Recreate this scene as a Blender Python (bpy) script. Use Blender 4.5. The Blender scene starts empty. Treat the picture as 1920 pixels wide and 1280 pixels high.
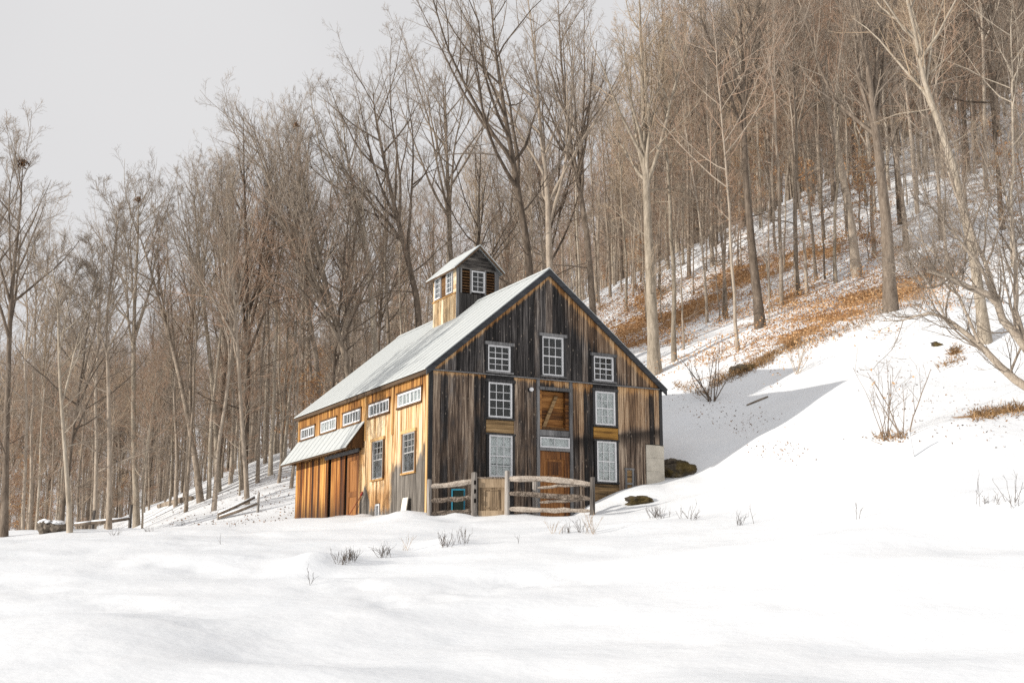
import bpy, math, random
import numpy as np
from mathutils import Vector
R = math.radians
random.seed(7)
rng = np.random.default_rng(7)
sc = bpy.context.scene
col = sc.collection

# ------------------------------------------------------------------ camera
F, PITCH, TH = 2329.2, 0.19658, 0.4858        # focal length in 1920-px units, tilt up, barn yaw
cam = bpy.data.cameras.new("camera")
cam.sensor_width = 36.0
cam.lens = F / 1920 * 36
cam.clip_start, cam.clip_end = 0.1, 3000
camo = bpy.data.objects.new("camera", cam)
col.objects.link(camo)
camo.location = (0, 0, 0)
camo.rotation_euler = (math.pi / 2 + PITCH, 0, 0)
sc.camera = camo
CP, SP = math.cos(PITCH), math.sin(PITCH)

# ------------------------------------------------------------------ sky and sun
SUN_AZ, SUN_EL = R(26.0), R(13.0)             # direction the light travels (from +X towards +Y), elevation
trav = Vector((math.cos(SUN_AZ) * math.cos(SUN_EL), math.sin(SUN_AZ) * math.cos(SUN_EL), -math.sin(SUN_EL)))
world = bpy.data.worlds.new("World")
sc.world = world
world.use_nodes = True
nt = world.node_tree
nt.nodes.clear()
sky = nt.nodes.new("ShaderNodeTexSky")
sky.sky_type = 'NISHITA'
sky.sun_disc = False
sky.sun_elevation = SUN_EL
sky.sun_rotation = math.atan2(-trav.x, -trav.y)
sky.dust_density = 4.0
hs = nt.nodes.new("ShaderNodeHueSaturation")
hs.inputs['Saturation'].default_value = 0.12
nt.links.new(sky.outputs[0], hs.inputs['Color'])
mx = nt.nodes.new("ShaderNodeMix")
mx.data_type = 'RGBA'
mx.inputs[0].default_value = 0.9              # a thin even veil of high cloud
tcw = nt.nodes.new("ShaderNodeTexCoord")
nzw = nt.nodes.new("ShaderNodeTexNoise")
nzw.inputs['Scale'].default_value = 2.2
nzw.inputs['Detail'].default_value = 3
nt.links.new(tcw.outputs['Generated'], nzw.inputs['Vector'])
crw = nt.nodes.new("ShaderNodeValToRGB")          # soft cloud sheet
crw.color_ramp.elements[0].position, crw.color_ramp.elements[0].color = 0.3, (0.755, 0.752, 0.765, 1)
crw.color_ramp.elements[1].position, crw.color_ramp.elements[1].color = 0.7, (0.83, 0.825, 0.832, 1)
nt.links.new(nzw.outputs['Fac'], crw.inputs[0])
tenw = nt.nodes.new("ShaderNodeVectorMath")
tenw.operation = 'SCALE'
tenw.inputs['Scale'].default_value = 10.0
nt.links.new(crw.outputs[0], tenw.inputs[0])
nt.links.new(tenw.outputs[0], mx.inputs[7])
nt.links.new(hs.outputs[0], mx.inputs[6])
bg = nt.nodes.new("ShaderNodeBackground")
bg.inputs[1].default_value = 0.10
nt.links.new(mx.outputs[2], bg.inputs[0])
wo = nt.nodes.new("ShaderNodeOutputWorld")
nt.links.new(bg.outputs[0], wo.inputs[0])
sun = bpy.data.lights.new("sun", 'SUN')
sun.energy = 4.3
sun.angle = R(0.6)
sun.color = (1.0, 0.945, 0.86)
suno = bpy.data.objects.new("sun", sun)
col.objects.link(suno)
suno.location = (-40, 0, 40)
suno.rotation_euler = trav.to_track_quat('-Z', 'Y').to_euler()
sc.view_settings.view_transform = 'Standard'
sc.view_settings.look = 'None'
sc.view_settings.exposure = 0.0
sc.view_settings.gamma = 1.0
sc.view_settings.use_curve_mapping = False
sc.cycles.use_denoising = False
sc.cycles.max_bounces = 6
sc.cycles.diffuse_bounces = 3
sc.cycles.transparent_max_bounces = 12

# ------------------------------------------------------------------ helpers
def pix(px, py, Y):
    """point at horizontal distance Y (world y) seen at photo pixel (px, py)"""
    a, b = (px - 960) / F, (640 - py) / F
    k = Y / (CP - b * SP)
    return np.array([a * k, Y, (SP + b * CP) * k])

def proj(p):
    p = np.asarray(p, float)
    x, y, z = p[..., 0], p[..., 1], p[..., 2]
    dep = np.maximum(y * CP + z * SP, 0.1)
    return 960 + F * x / dep, 640 - F * (-y * SP + z * CP) / dep

def setp(o, label=None, cat=None, group=None, kind=None):
    if label: o['label'] = label
    if cat: o['category'] = cat
    if group: o['group'] = group
    if kind: o['kind'] = kind
    return o

def empty(name, loc=(0, 0, 0), rz=0.0, **kw):
    o = bpy.data.objects.new(name, None)
    col.objects.link(o)
    o.location = loc
    o.rotation_euler = (0, 0, rz)
    o.empty_display_size = 0.3
    return setp(o, **kw)

def link(name, me, parent=None, **kw):
    o = bpy.data.objects.new(name, me)
    col.objects.link(o)
    if parent is not None: o.parent = parent
    return setp(o, **kw)

def np_mesh(name, V, Q, mat, smooth=False):
    """mesh from (n,3) verts and (m,k) faces, all faces of k corners"""
    me = bpy.data.meshes.new(name)
    k = Q.shape[1]
    me.vertices.add(len(V))
    me.vertices.foreach_set('co', np.ascontiguousarray(V, dtype=np.float32).ravel())
    me.loops.add(Q.size)
    me.loops.foreach_set('vertex_index', np.ascontiguousarray(Q, dtype=np.int32).ravel())
    me.polygons.add(len(Q))
    me.polygons.foreach_set('loop_start', np.arange(0, Q.size, k, dtype=np.int32))
    me.polygons.foreach_set('use_smooth', np.full(len(Q), smooth, dtype=bool))
    me.update(calc_edges=True)
    if mat: me.materials.append(mat)
    return me

class MB:
    """collects boxes, prisms and tubes into one mesh"""
    def __init__(s): s.v, s.f, s.sm = [], [], []
    def poly(s, pts, faces, smooth=False):
        n = len(s.v)
        s.v += [tuple(map(float, p)) for p in pts]
        s.f += [tuple(i + n for i in f) for f in faces]
        s.sm += [smooth] * len(faces)
    def box(s, x0, x1, y0, y1, z0, z1):
        x0, x1 = min(x0, x1), max(x0, x1); y0, y1 = min(y0, y1), max(y0, y1); z0, z1 = min(z0, z1), max(z0, z1)
        s.poly([(x0,y0,z0),(x1,y0,z0),(x1,y1,z0),(x0,y1,z0),(x0,y0,z1),(x1,y0,z1),(x1,y1,z1),(x0,y1,z1)],
               [(0,3,2,1),(4,5,6,7),(0,1,5,4),(1,2,6,5),(2,3,7,6),(3,0,4,7)])
    def prism(s, A, B):
        """solid between two congruent outlines"""
        n = len(A)
        s.poly(list(A) + list(B), [tuple(range(n))[::-1], tuple(range(n, 2*n))] +
               [(i, (i+1) % n, n + (i+1) % n, n + i) for i in range(n)])
    def tube(s, pts, rad, sides=6, rough=0.0, caps=True, smooth=True):
        pts = [Vector(p) for p in pts]
        if not hasattr(rad, '__len__'): rad = [rad] * len(pts)
        ring = []
        for i, p in enumerate(pts):
            t = (pts[min(i+1, len(pts)-1)] - pts[max(i-1, 0)]).normalized()
            a = t.cross(Vector((0.31, 0.83, 0.46)) if abs(t.z) > 0.7 else Vector((0, 0, 1))).normalized()
            b = t.cross(a)
            for k in range(sides):
                w = 2 * math.pi * k / sides
                r = rad[i] * (1 + rough * (random.random() - 0.5))
                ring.append(p + a * (math.cos(w) * r) + b * (math.sin(w) * r))
        fs = []
        for i in range(len(pts) - 1):
            for k in range(sides):
                fs.append((i*sides+k, i*sides+(k+1) % sides, (i+1)*sides+(k+1) % sides, (i+1)*sides+k))
        if caps:
            fs += [tuple(range(sides))[::-1], tuple(range((len(pts)-1)*sides, len(pts)*sides))]
        s.poly(ring, fs, smooth)
    def mesh(s, name, mat, off=(0, 0, 0)):
        me = bpy.data.meshes.new(name)
        me.from_pydata([(a+off[0], b+off[1], c+off[2]) for a, b, c in s.v], [], s.f)
        me.polygons.foreach_set('use_smooth', s.sm)
        if mat: me.materials.append(mat)
        me.update()
        return me
    def build(s, name, mat, parent=None, off=(0, 0, 0), **kw):
        return link(name, s.mesh(name, mat, off), parent, **kw)

# ------------------------------------------------------------------ node helper
class NT:
    def __init__(s, name):
        s.m = bpy.data.materials.new(name)
        s.m.use_nodes = True
        s.t = s.m.node_tree
        s.b = s.t.nodes['Principled BSDF']
    def n(s, typ): return s.t.nodes.new('ShaderNode' + typ)
    def put(s, sock, v):
        if hasattr(v, 'is_output'): s.t.links.new(v, sock)
        elif isinstance(v, (tuple, list)) and len(v) == 3 and sock.type == 'RGBA': sock.default_value = (*v, 1)
        else: sock.default_value = v
    def math(s, op, a, b=0.0, c=None, clamp=False):
        n = s.n('Math'); n.operation = op; n.use_clamp = clamp
        s.put(n.inputs[0], a); s.put(n.inputs[1], b)
        if c is not None: s.put(n.inputs[2], c)
        return n.outputs[0]
    def add(s, a, b): return s.math('ADD', a, b)
    def sub(s, a, b): return s.math('SUBTRACT', a, b)
    def mul(s, a, b): return s.math('MULTIPLY', a, b)
    def step(s, v, a, b):
        """smooth 0..1 as v goes a..b"""
        n = s.n('MapRange'); n.interpolation_type = 'SMOOTHSTEP'
        s.put(n.inputs[0], v); s.put(n.inputs[1], a); s.put(n.inputs[2], b)
        return n.outputs[0]
    def vec(s, sx, sy, sz, offs=None):
        n = s.n('Mapping'); s.t.links.new(s.coord(), n.inputs[0]); n.inputs['Scale'].default_value = (sx, sy, sz)
        if offs is not None: s.t.links.new(offs, n.inputs['Location'])
        return n.outputs[0]
    def coord(s):
        if not hasattr(s, '_c'): s._c = s.n('TexCoord')
        return s._c.outputs['Object']
    def xyz(s):
        if not hasattr(s, '_x'):
            s._x = s.n('SeparateXYZ'); s.t.links.new(s.coord(), s._x.inputs[0])
        return s._x.outputs
    def rnd(s):
        if not hasattr(s, '_r'): s._r = s.n('ObjectInfo')
        return s._r.outputs['Random']
    def noise(s, vec, scale, detail=4, rough=0.55, dist=0.0):
        n = s.n('TexNoise'); s.t.links.new(vec, n.inputs['Vector'])
        n.inputs['Scale'].default_value = scale; n.inputs['Detail'].default_value = detail
        n.inputs['Roughness'].default_value = rough; n.inputs['Distortion'].default_value = dist
        return n.outputs['Fac']
    def mix(s, f, a, b):
        n = s.n('Mix'); n.data_type = 'RGBA'
        s.put(n.inputs[0], f); s.put(n.inputs[6], a); s.put(n.inputs[7], b)
        return n.outputs[2]
    def ramp(s, f, *stops):
        n = s.n('ValToRGB'); s.t.links.new(f, n.inputs[0])
        e = n.color_ramp.elements
        while len(e) < len(stops): e.new(0.5)
        for k, (p, c) in enumerate(stops):
            e[k].position = p; e[k].color = (*c, 1)
        return n.outputs[0]
    def bump(s, h, strength=0.4, dist=0.02):
        n = s.n('Bump'); n.inputs['Strength'].default_value = strength; n.inputs['Distance'].default_value = dist
        s.t.links.new(h, n.inputs['Height']); s.t.links.new(n.outputs[0], s.b.inputs['Normal'])
    def col(s, c): s.put(s.b.inputs['Base Color'], c)
    def rough(s, r, spec=0.3):
        s.put(s.b.inputs['Roughness'], r); s.b.inputs['Specular IOR Level'].default_value = spec
    def attr(s, name):
        n = s.n('Attribute'); n.attribute_name = name
        return n.outputs['Fac']
    def shifted(s, sx, sy, sz):
        """object coordinates scaled, moved by the object's own random number"""
        c = s.n('CombineXYZ'); r = s.mul(s.rnd(), 97.0)
        for k in range(3): s.t.links.new(r, c.inputs[k])
        return s.vec(sx, sy, sz, c.outputs[0])

ZB = 2.07                   # barn floor level; wood materials see barn coordinates with z counted from here
EAVE, RIDGE, UC, W, L, OV = 6.66, 10.30, 4.21, 8.6, 12.5, 0.133
SLL = (RIDGE - EAVE) / (UC + OV)
SLR = (RIDGE - EAVE) / (W + OV - UC)

def wood_gable():
    m = NT('weathered_gable_boards')
    x, y, z = m.xyz()
    zz = m.add(z, ZB)
    grain = m.noise(m.shifted(34, 34, 0.9), 1.0, 6, 0.65)
    fine = m.noise(m.shifted(120, 120, 2.5), 1.0, 3, 0.6)
    streak = m.noise(m.shifted(11, 11, 0.35), 1.0, 3, 0.6)
    blot = m.noise(m.shifted(2.6, 2.6, 1.1), 1.0, 4, 0.6)
    g = m.add(m.add(m.mul(grain, 0.85), m.mul(fine, 0.45)), m.mul(m.sub(streak, 0.5), 0.55))
    g = m.sub(g, 0.13)
    g = m.add(g, m.mul(m.sub(m.rnd(), 0.5), 0.20))
    dark = m.ramp(g, (0.36, (0.013, 0.012, 0.012)), (0.5, (0.042, 0.038, 0.037)), (0.61, (0.115, 0.104, 0.100)), (0.74, (0.31, 0.28, 0.255)))
    brown = m.ramp(g, (0.36, (0.024, 0.017, 0.013)), (0.5, (0.095, 0.067, 0.050)), (0.61, (0.22, 0.16, 0.118)), (0.74, (0.48, 0.38, 0.285)))
    fresh = m.ramp(g, (0.36, (0.17, 0.08, 0.03)), (0.5, (0.42, 0.22, 0.085)), (0.7, (0.66, 0.46, 0.27)))
    tan = m.ramp(g, (0.36, (0.05, 0.03, 0.02)), (0.53, (0.27, 0.165, 0.095)), (0.72, (0.56, 0.41, 0.27)))
    low = m.step(zz, 6.64, 6.60)
    # browner boards: the lower storey, and here and there above
    bf = m.math('MAXIMUM', m.mul(low, m.step(m.add(blot, m.mul(m.rnd(), 0.35)), 0.45, 0.75)), m.mul(m.step(m.add(blot, m.mul(m.sub(m.rnd(), .5), .5)), 0.52, 0.80), 0.4))
    c = m.mix(bf, dark, brown)
    # unweathered wood kept dry below the rakes and below the drip board
    rakeL = m.sub(m.add(EAVE - 0.27, m.mul(m.add(x, OV), SLL)), zz)
    rakeR = m.sub(m.add(EAVE - 0.27, m.mul(m.sub(W + OV, x), SLR)), zz)
    dr = m.math('MINIMUM', rakeL, rakeR)
    right = m.step(x, 3.8, 5.2)
    reach = m.add(0.03, m.mul(m.math('POWER', m.add(m.mul(streak, .6), m.mul(grain, .4)), 3.0), m.add(1.0, m.mul(right, 0.6))))
    f1 = m.mul(m.sub(1.0, m.step(m.math('DIVIDE', dr, reach), 0.35, 1.0)), m.sub(1.0, low))
    dd = m.sub(6.62, zz)
    reach2 = m.add(0.02, m.mul(m.math('POWER', m.add(m.mul(streak, .6), m.mul(grain, .4)), 3.0), m.add(1.1, m.mul(right, 1.8))))
    f2 = m.mul(m.sub(1.0, m.step(m.math('DIVIDE', dd, reach2), 0.3, 1.0)), low)
    # paler band on the right above an old roof line
    diag = m.sub(zz, m.add(4.72, m.mul(m.sub(x, 5.05), 0.15)))
    band = m.mul(m.mul(m.step(m.add(diag, m.mul(m.sub(streak, 0.5), 0.5)), 0.0, 0.25), low), m.step(x, 4.98, 5.1))
    c = m.mix(m.mul(band, m.step(m.add(m.rnd(), m.mul(blot, 0.5)), 0.4, 0.75)), c, tan)
    dark_edge = m.mul(m.mul(m.step(diag, -0.55, -0.05), m.step(diag, 0.12, -0.05)), m.mul(low, m.step(x, 4.98, 5.1)))
    c = m.mix(m.mul(dark_edge, 0.75), c, (0.012, 0.011, 0.011))
    tan2 = m.mul(m.step(m.sub(rakeR, m.mul(streak, 1.9)), 0.25, -0.35), m.mul(m.sub(1.0, low), m.step(x, 4.6, 5.4)))
    c = m.mix(m.mul(tan2, 0.6), c, tan)
    c = m.mix(m.math('MAXIMUM', f1, f2), c, fresh)
    # knots and flecks
    v = m.n('TexVoronoi'); m.t.links.new(m.shifted(9, 9, 3.2), v.inputs['Vector']); v.inputs['Scale'].default_value = 1.0
    kn = m.step(v.outputs['Distance'], 0.16, 0.06)
    c = m.mix(m.mul(kn, 0.55), c, (0.42, 0.35, 0.28))
    m.col(c); m.rough(0.85, 0.2)
    m.bump(g, 0.7, 0.012)
    return m.m

def wood_side():
    m = NT('golden_pine_boards')
    x, y, z = m.xyz()
    zz = m.add(z, ZB)
    grain = m.noise(m.shifted(30, 30, 0.8), 1.0, 6, 0.6)
    streak = m.noise(m.shifted(8, 8, 0.45), 1.0, 4, 0.6)
    blot = m.noise(m.shifted(1.3, 1.3, 0.9), 1.0, 4, 0.6)
    edge = m.noise(m.vec(3.2, 3.2, 1.6), 1.0, 4, 0.65)
    g = m.add(m.add(0.5, m.mul(m.sub(grain, 0.5), 1.5)), m.mul(m.sub(m.rnd(), 0.5), 0.2))
    cream = m.ramp(g, (0.32, (0.33, 0.16, 0.055)), (0.45, (0.64, 0.42, 0.20)), (0.62, (0.80, 0.65, 0.45)))
    orange = m.ramp(g, (0.34, (0.065, 0.024, 0.007)), (0.5, (0.29, 0.115, 0.024)), (0.66, (0.54, 0.28, 0.075)))
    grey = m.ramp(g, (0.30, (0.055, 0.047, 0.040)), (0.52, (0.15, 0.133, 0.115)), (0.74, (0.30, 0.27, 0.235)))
    e = m.sub(edge, 0.5)
    top = m.step(m.add(zz, m.mul(m.sub(streak, 0.5), 1.6)), 5.55, 6.15)
    far = m.step(m.add(y, m.mul(e, 1.2)), 5.0, 5.7)
    of = m.math('MAXIMUM', m.mul(top, 0.97), m.mul(far, 0.85))
    of = m.math('MAXIMUM', of, m.mul(m.step(streak, 0.50, 0.64), 0.7))
    low = m.mul(m.step(m.add(zz, m.mul(e, 1.4)), 3.5, 2.9), m.step(y, 2.7, 3.1))
    of = m.math('MAXIMUM', of, m.mul(low, 0.75))
    c = m.mix(of, cream, orange)
    # greyer low by the near corner, along the foot and in a pointed spot
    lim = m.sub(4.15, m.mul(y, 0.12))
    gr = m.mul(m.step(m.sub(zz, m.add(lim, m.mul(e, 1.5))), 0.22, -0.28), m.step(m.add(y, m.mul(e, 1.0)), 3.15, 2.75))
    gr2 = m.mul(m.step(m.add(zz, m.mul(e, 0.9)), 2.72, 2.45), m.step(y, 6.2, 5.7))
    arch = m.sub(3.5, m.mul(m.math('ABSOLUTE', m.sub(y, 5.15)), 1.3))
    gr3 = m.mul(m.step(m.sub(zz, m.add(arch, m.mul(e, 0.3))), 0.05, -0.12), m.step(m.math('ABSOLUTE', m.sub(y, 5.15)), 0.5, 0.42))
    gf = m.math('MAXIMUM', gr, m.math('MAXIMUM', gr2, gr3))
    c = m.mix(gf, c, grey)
    dark_edge = m.mul(m.step(blot, 0.5, 0.66), m.mul(m.step(m.math('ABSOLUTE', m.sub(m.sub(zz, lim), m.mul(e, 1.2))), 0.42, 0.05), m.step(y, 3.0, 2.5)))  # darker blotches along the upper edge of the grey area
    c = m.mix(m.mul(dark_edge, 0.8), c, (0.03, 0.027, 0.025))
    v = m.n('TexVoronoi'); m.t.links.new(m.shifted(8, 8, 3.0), v.inputs['Vector']); v.inputs['Scale'].default_value = 1.0
    c = m.mix(m.mul(m.step(v.outputs['Distance'], 0.14, 0.05), 0.6), c, (0.13, 0.06, 0.025))
    m.col(c); m.rough(0.8, 0.25)
    m.bump(g, 0.5, 0.012)
    return m.m

def wood(name, stops, sx=30, sz=0.8, rough=0.8, var=0.2, axis='z', bump=0.5, dark_low=None, broad=0.3):
    m = NT(name)
    sc_ = {'z': (sx, sx, sz), 'x': (sz, sx, sx), 'y': (sx, sz, sx)}[axis]
    g = m.noise(m.shifted(*sc_), 1.0, 6, 0.62)
    f2 = m.noise(m.shifted(*[k * 0.22 for k in sc_]), 1.0, 4, 0.6)
    g = m.add(m.add(m.mul(g, 1 - broad), m.mul(f2, broad)), m.mul(m.sub(m.rnd(), 0.5), var))
    c = m.ramp(g, *stops)
    if dark_low:
        z0, z1, cc = dark_low
        x, y, z = m.xyz()
        st = m.noise(m.shifted(26, 26, 0.9), 1.0, 4, 0.6)
        c = m.mix(m.mul(m.step(m.add(m.add(z, ZB), m.mul(m.sub(st, 0.5), 2.4)), z1, z0), 0.85), c, cc)
    m.col(c); m.rough(rough, 0.25); m.bump(g, bump, 0.01)
    return m.m

def plain(name, c, rough=0.7, spec=0.3, var=0.12, scale=6.0, bump=0.15):
    m = NT(name)
    n = m.noise(m.coord(), scale, 5, 0.6)
    lo = tuple(k * (1 - var * 2) for k in c); hi = tuple(min(1, k * (1 + var * 2)) for k in c)
    m.col(m.ramp(n, (0.3, lo), (0.7, hi))); m.rough(rough, spec)
    if bump: m.bump(n, bump, 0.01)
    return m.m

M = {}
M['gable'] = wood_gable()
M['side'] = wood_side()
M['door'] = wood('orange_stained_door_boards', [(0.41, (0.030, 0.012, 0.006)), (0.48, (0.14, 0.046, 0.012)), (0.55, (0.36, 0.135, 0.028)), (0.64, (0.62, 0.34, 0.10))], 22, 0.7, 0.7, 0.16, broad=.55,
                 dark_low=(2.4, 3.6, (0.035, 0.018, 0.010)))
M['panel_door'] = wood('warm_brown_panel_door', [(0.36, (0.05, 0.019, 0.007)), (0.5, (0.19, 0.072, 0.019)), (0.66, (0.36, 0.16, 0.05))], 20, 0.9, 0.6)
M['hay'] = wood('orange_hay_door_boards', [(0.36, (0.05, 0.02, 0.007)), (0.5, (0.22, 0.09, 0.022)), (0.66, (0.42, 0.20, 0.06))], 18, 1.2, 0.7, axis='x')
M['between'] = wood('tan_boards_between_windows', [(0.34, (0.06, 0.04, 0.022)), (0.5, (0.27, 0.17, 0.08)), (0.7, (0.46, 0.31, 0.16))], 18, 0.9, 0.8, axis='x')
M['between2'] = wood('orange_boards_between_windows', [(0.34, (0.10, 0.045, 0.012)), (0.5, (0.42, 0.22, 0.05)), (0.7, (0.60, 0.38, 0.12))], 18, 0.9, 0.8, axis='x')
M['greytrim'] = wood('grey_weathered_trim', [(0.3, (0.06, 0.059, 0.06)), (0.5, (0.17, 0.168, 0.17)), (0.75, (0.34, 0.335, 0.33))], 30, 1.5, 0.85)
M['darktrim'] = wood('dark_weathered_trim', [(0.3, (0.012, 0.012, 0.013)), (0.5, (0.035, 0.034, 0.035)), (0.75, (0.09, 0.088, 0.088))], 30, 1.5, 0.85)
M['rake'] = wood('charcoal_rake_board', [(0.3, (0.022, 0.023, 0.026)), (0.5, (0.045, 0.047, 0.052)), (0.75, (0.085, 0.088, 0.095))], 14, 2.0, 0.7, axis='x')
M['browntrim'] = wood('brown_fascia', [(0.3, (0.03, 0.02, 0.014)), (0.5, (0.09, 0.058, 0.035)), (0.75, (0.2, 0.14, 0.09))], 25, 0.8, 0.85, axis='y')
M['goldtrim'] = wood('golden_trim', [(0.3, (0.22, 0.10, 0.03)), (0.5, (0.50, 0.29, 0.11)), (0.75, (0.66, 0.46, 0.24))], 25, 0.8, 0.8)
M['darkgold'] = wood('brown_window_casing', [(0.3, (0.035, 0.018, 0.008)), (0.5, (0.12, 0.06, 0.024)), (0.75, (0.30, 0.17, 0.07))], 25, 1.2, 0.8)
M['white'] = plain('white_window_paint', (0.72, 0.72, 0.73), 0.45, 0.4, 0.05, 14.0, 0.1)
M['greywhite'] = plain('greyed_white_paint', (0.42, 0.41, 0.40), 0.6, 0.3, 0.08, 14.0, 0.1)
M['sheath'] = plain('dark_interior_backing', (0.020, 0.015, 0.012), 0.9, 0.1)  # near-black backing; the darkness of the unlit interior is put into its colour
M['curtain'] = None
M['fence'] = wood('silvery_grey_rail_wood', [(0.36, (0.05, 0.038, 0.028)), (0.5, (0.25, 0.20, 0.16)), (0.64, (0.52, 0.45, 0.38))], 30, 30, 0.85, axis='z')
M['fencepost'] = wood('grey_post_wood', [(0.36, (0.05, 0.043, 0.037)), (0.5, (0.20, 0.178, 0.16)), (0.66, (0.42, 0.385, 0.35))], 30, 1.2, 0.85)
M['gate'] = wood('tan_old_panel', [(0.36, (0.07, 0.048, 0.03)), (0.5, (0.22, 0.155, 0.095)), (0.66, (0.40, 0.30, 0.20))], 22, 1.2, 0.8)
M['turq'] = plain('turquoise_paint', (0.025, 0.21, 0.31), 0.5, 0.4, 0.15, 10)
M['screen'] = plain('dark_green_screen', (0.012, 0.022, 0.018), 0.8, 0.2, 0.2, 40)
M['black'] = plain('painted_void_black', (0.006, 0.005, 0.005), 0.9, 0.1)  # near-black colour standing for the darkness inside gaps and holes
M['concrete'] = plain('pale_concrete', (0.50, 0.46, 0.39), 0.85, 0.2, 0.10, 3.0, 0.3)
M['red'] = plain('red_paint', (0.30, 0.035, 0.02), 0.5, 0.4)
M['blackpaint'] = plain('black_metal', (0.012, 0.012, 0.013), 0.4, 0.5)
M['handle'] = plain('reddish_brown_handle', (0.30, 0.10, 0.04), 0.6, 0.3)
M['offwhite'] = plain('off_white_board', (0.72, 0.68, 0.60), 0.6, 0.3, 0.06)

def roof_mat():
    m = NT('pale_metal_roof')
    n = m.noise(m.vec(0.6, 2.5, 0.6), 1.0, 5, 0.6)
    n2 = m.noise(m.vec(9, 0.7, 9), 1.0, 4, 0.6)
    k = m.add(m.mul(n, 0.85), m.mul(n2, 0.15))
    m.col(m.ramp(k, (0.3, (0.49, 0.515, 0.515)), (0.7, (0.54, 0.56, 0.555))))
    m.rough(0.55, 0.4); m.b.inputs['Metallic'].default_value = 0.0
    m.bump(n, 0.12, 0.02)
    return m.m
M['roof'] = roof_mat()

def glass():
    m = NT('old_window_glass')
    t = m.t
    t.nodes.remove(m.b)
    tr = m.n('BsdfTransparent'); tr.inputs[0].default_value = (0.96, 0.975, 0.97, 1)
    gl = m.n('BsdfGlossy'); gl.inputs['Roughness'].default_value = 0.03; gl.inputs[0].default_value = (0.95, 0.97, 0.98, 1)
    fr = m.n('Fresnel'); fr.inputs[0].default_value = 1.5
    n = m.noise(m.coord(), 3.0, 2, 0.5)
    b = m.n('Bump'); b.inputs['Strength'].default_value = 0.05; b.inputs['Distance'].default_value = 0.02
    t.links.new(n, b.inputs['Height']); t.links.new(b.outputs[0], gl.inputs['Normal'])
    k = m.mul(fr.outputs[0], 0.7)
    ms = m.n('MixShader'); t.links.new(k, ms.inputs[0]); t.links.new(tr.outputs[0], ms.inputs[1]); t.links.new(gl.outputs[0], ms.inputs[2])
    out = [q for q in t.nodes if q.type == 'OUTPUT_MATERIAL'][0]
    t.links.new(ms.outputs[0], out.inputs[0])
    return m.m
M['glass'] = glass()

def curtain():
    m = NT('pale_blind_painted_reflections')
    n = m.noise(m.shifted(3.5, 3.5, 3.5), 1.0, 7, 0.7, 1.2)
    m.col(m.ramp(n, (0.36, (0.33, 0.34, 0.335)), (0.47, (0.66, 0.67, 0.67)), (0.7, (0.80, 0.81, 0.82))))  # pale blind, with branch reflections of the panes painted in as dark mottling
    m.rough(0.8, 0.2)
    return m.m
M['curtain'] = curtain()

def snow_mat():
    m = NT('snow')
    lit = m.attr('litter')
    c = m.coord()
    n1 = m.noise(m.vec(0.55, 0.55, 0.55), 1.0, 6, 0.65)
    n2 = m.noise(m.vec(1.3, 2.6, 5.0), 1.0, 7, 0.72)
    n3 = m.noise(m.vec(9, 9, 9), 1.0, 4, 0.6)
    k = m.add(m.add(m.mul(n1, 0.45), m.mul(n2, 0.40)), m.mul(n3, 0.15))
    thr = m.sub(0.80, m.mul(lit, 0.50))
    mask = m.step(m.sub(k, thr), -0.015, 0.03)
    leaf = m.ramp(m.noise(m.vec(14, 14, 14), 1.0, 4, 0.7), (0.3, (0.14, 0.078, 0.038)), (0.5, (0.40, 0.235, 0.12)), (0.7, (0.60, 0.42, 0.25)))
    sn = m.ramp(n1, (0.3, (0.80, 0.82, 0.845)), (0.7, (0.85, 0.86, 0.875)))
    m.col(m.mix(mask, sn, leaf))
    m.rough(0.75, 0.15)
    h = m.add(m.mul(m.noise(m.vec(1.1, 1.6, 1.1), 1.0, 5, 0.55), 1.0), m.mul(mask, -0.25))
    m.bump(h, 0.30, 0.15)
    return m.m
M['snow'] = snow_mat()

def bark(name, lo, mid, hi, sz=0.5):
    m = NT(name)
    g = m.noise(m.shifted(6, 6, 6 * sz * 0.5), 1.0, 6, 0.65)
    f = m.noise(m.shifted(26, 26, 5), 1.0, 4, 0.6)
    k = m.add(m.add(m.mul(g, 0.6), m.mul(f, 0.4)), m.mul(m.sub(m.rnd(), 0.5), 0.22))
    m.col(m.ramp(k, (0.3, lo), (0.5, mid), (0.72, hi))); m.rough(0.9, 0.15); m.bump(f, 0.6, 0.03)
    return m.m
M['bark'] = bark('grey_brown_bark', (0.13, 0.104, 0.078), (0.32, 0.262, 0.208), (0.50, 0.43, 0.35))
M['palebark'] = bark('pale_grey_bark', (0.16, 0.132, 0.10), (0.36, 0.305, 0.24), (0.52, 0.46, 0.385))
M['darkbark'] = bark('dark_brown_bark', (0.06, 0.046, 0.035), (0.155, 0.122, 0.095), (0.30, 0.245, 0.195))
M['twig'] = bark('brown_twigs', (0.165, 0.132, 0.104), (0.285, 0.236, 0.19), (0.43, 0.365, 0.305))
M['darktwig'] = bark('dark_twigs', (0.10, 0.075, 0.056), (0.20, 0.153, 0.117), (0.33, 0.26, 0.20))
M['goldtwig'] = bark('tan_twigs', (0.25, 0.185, 0.125), (0.43, 0.33, 0.235), (0.58, 0.47, 0.355))
M['weed'] = bark('dark_weed_stalks', (0.03, 0.022, 0.017), (0.07, 0.052, 0.04), (0.14, 0.105, 0.08))
M['redtwig'] = bark('reddish_twigs', (0.24, 0.155, 0.105), (0.40, 0.27, 0.19), (0.55, 0.40, 0.30))

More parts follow.
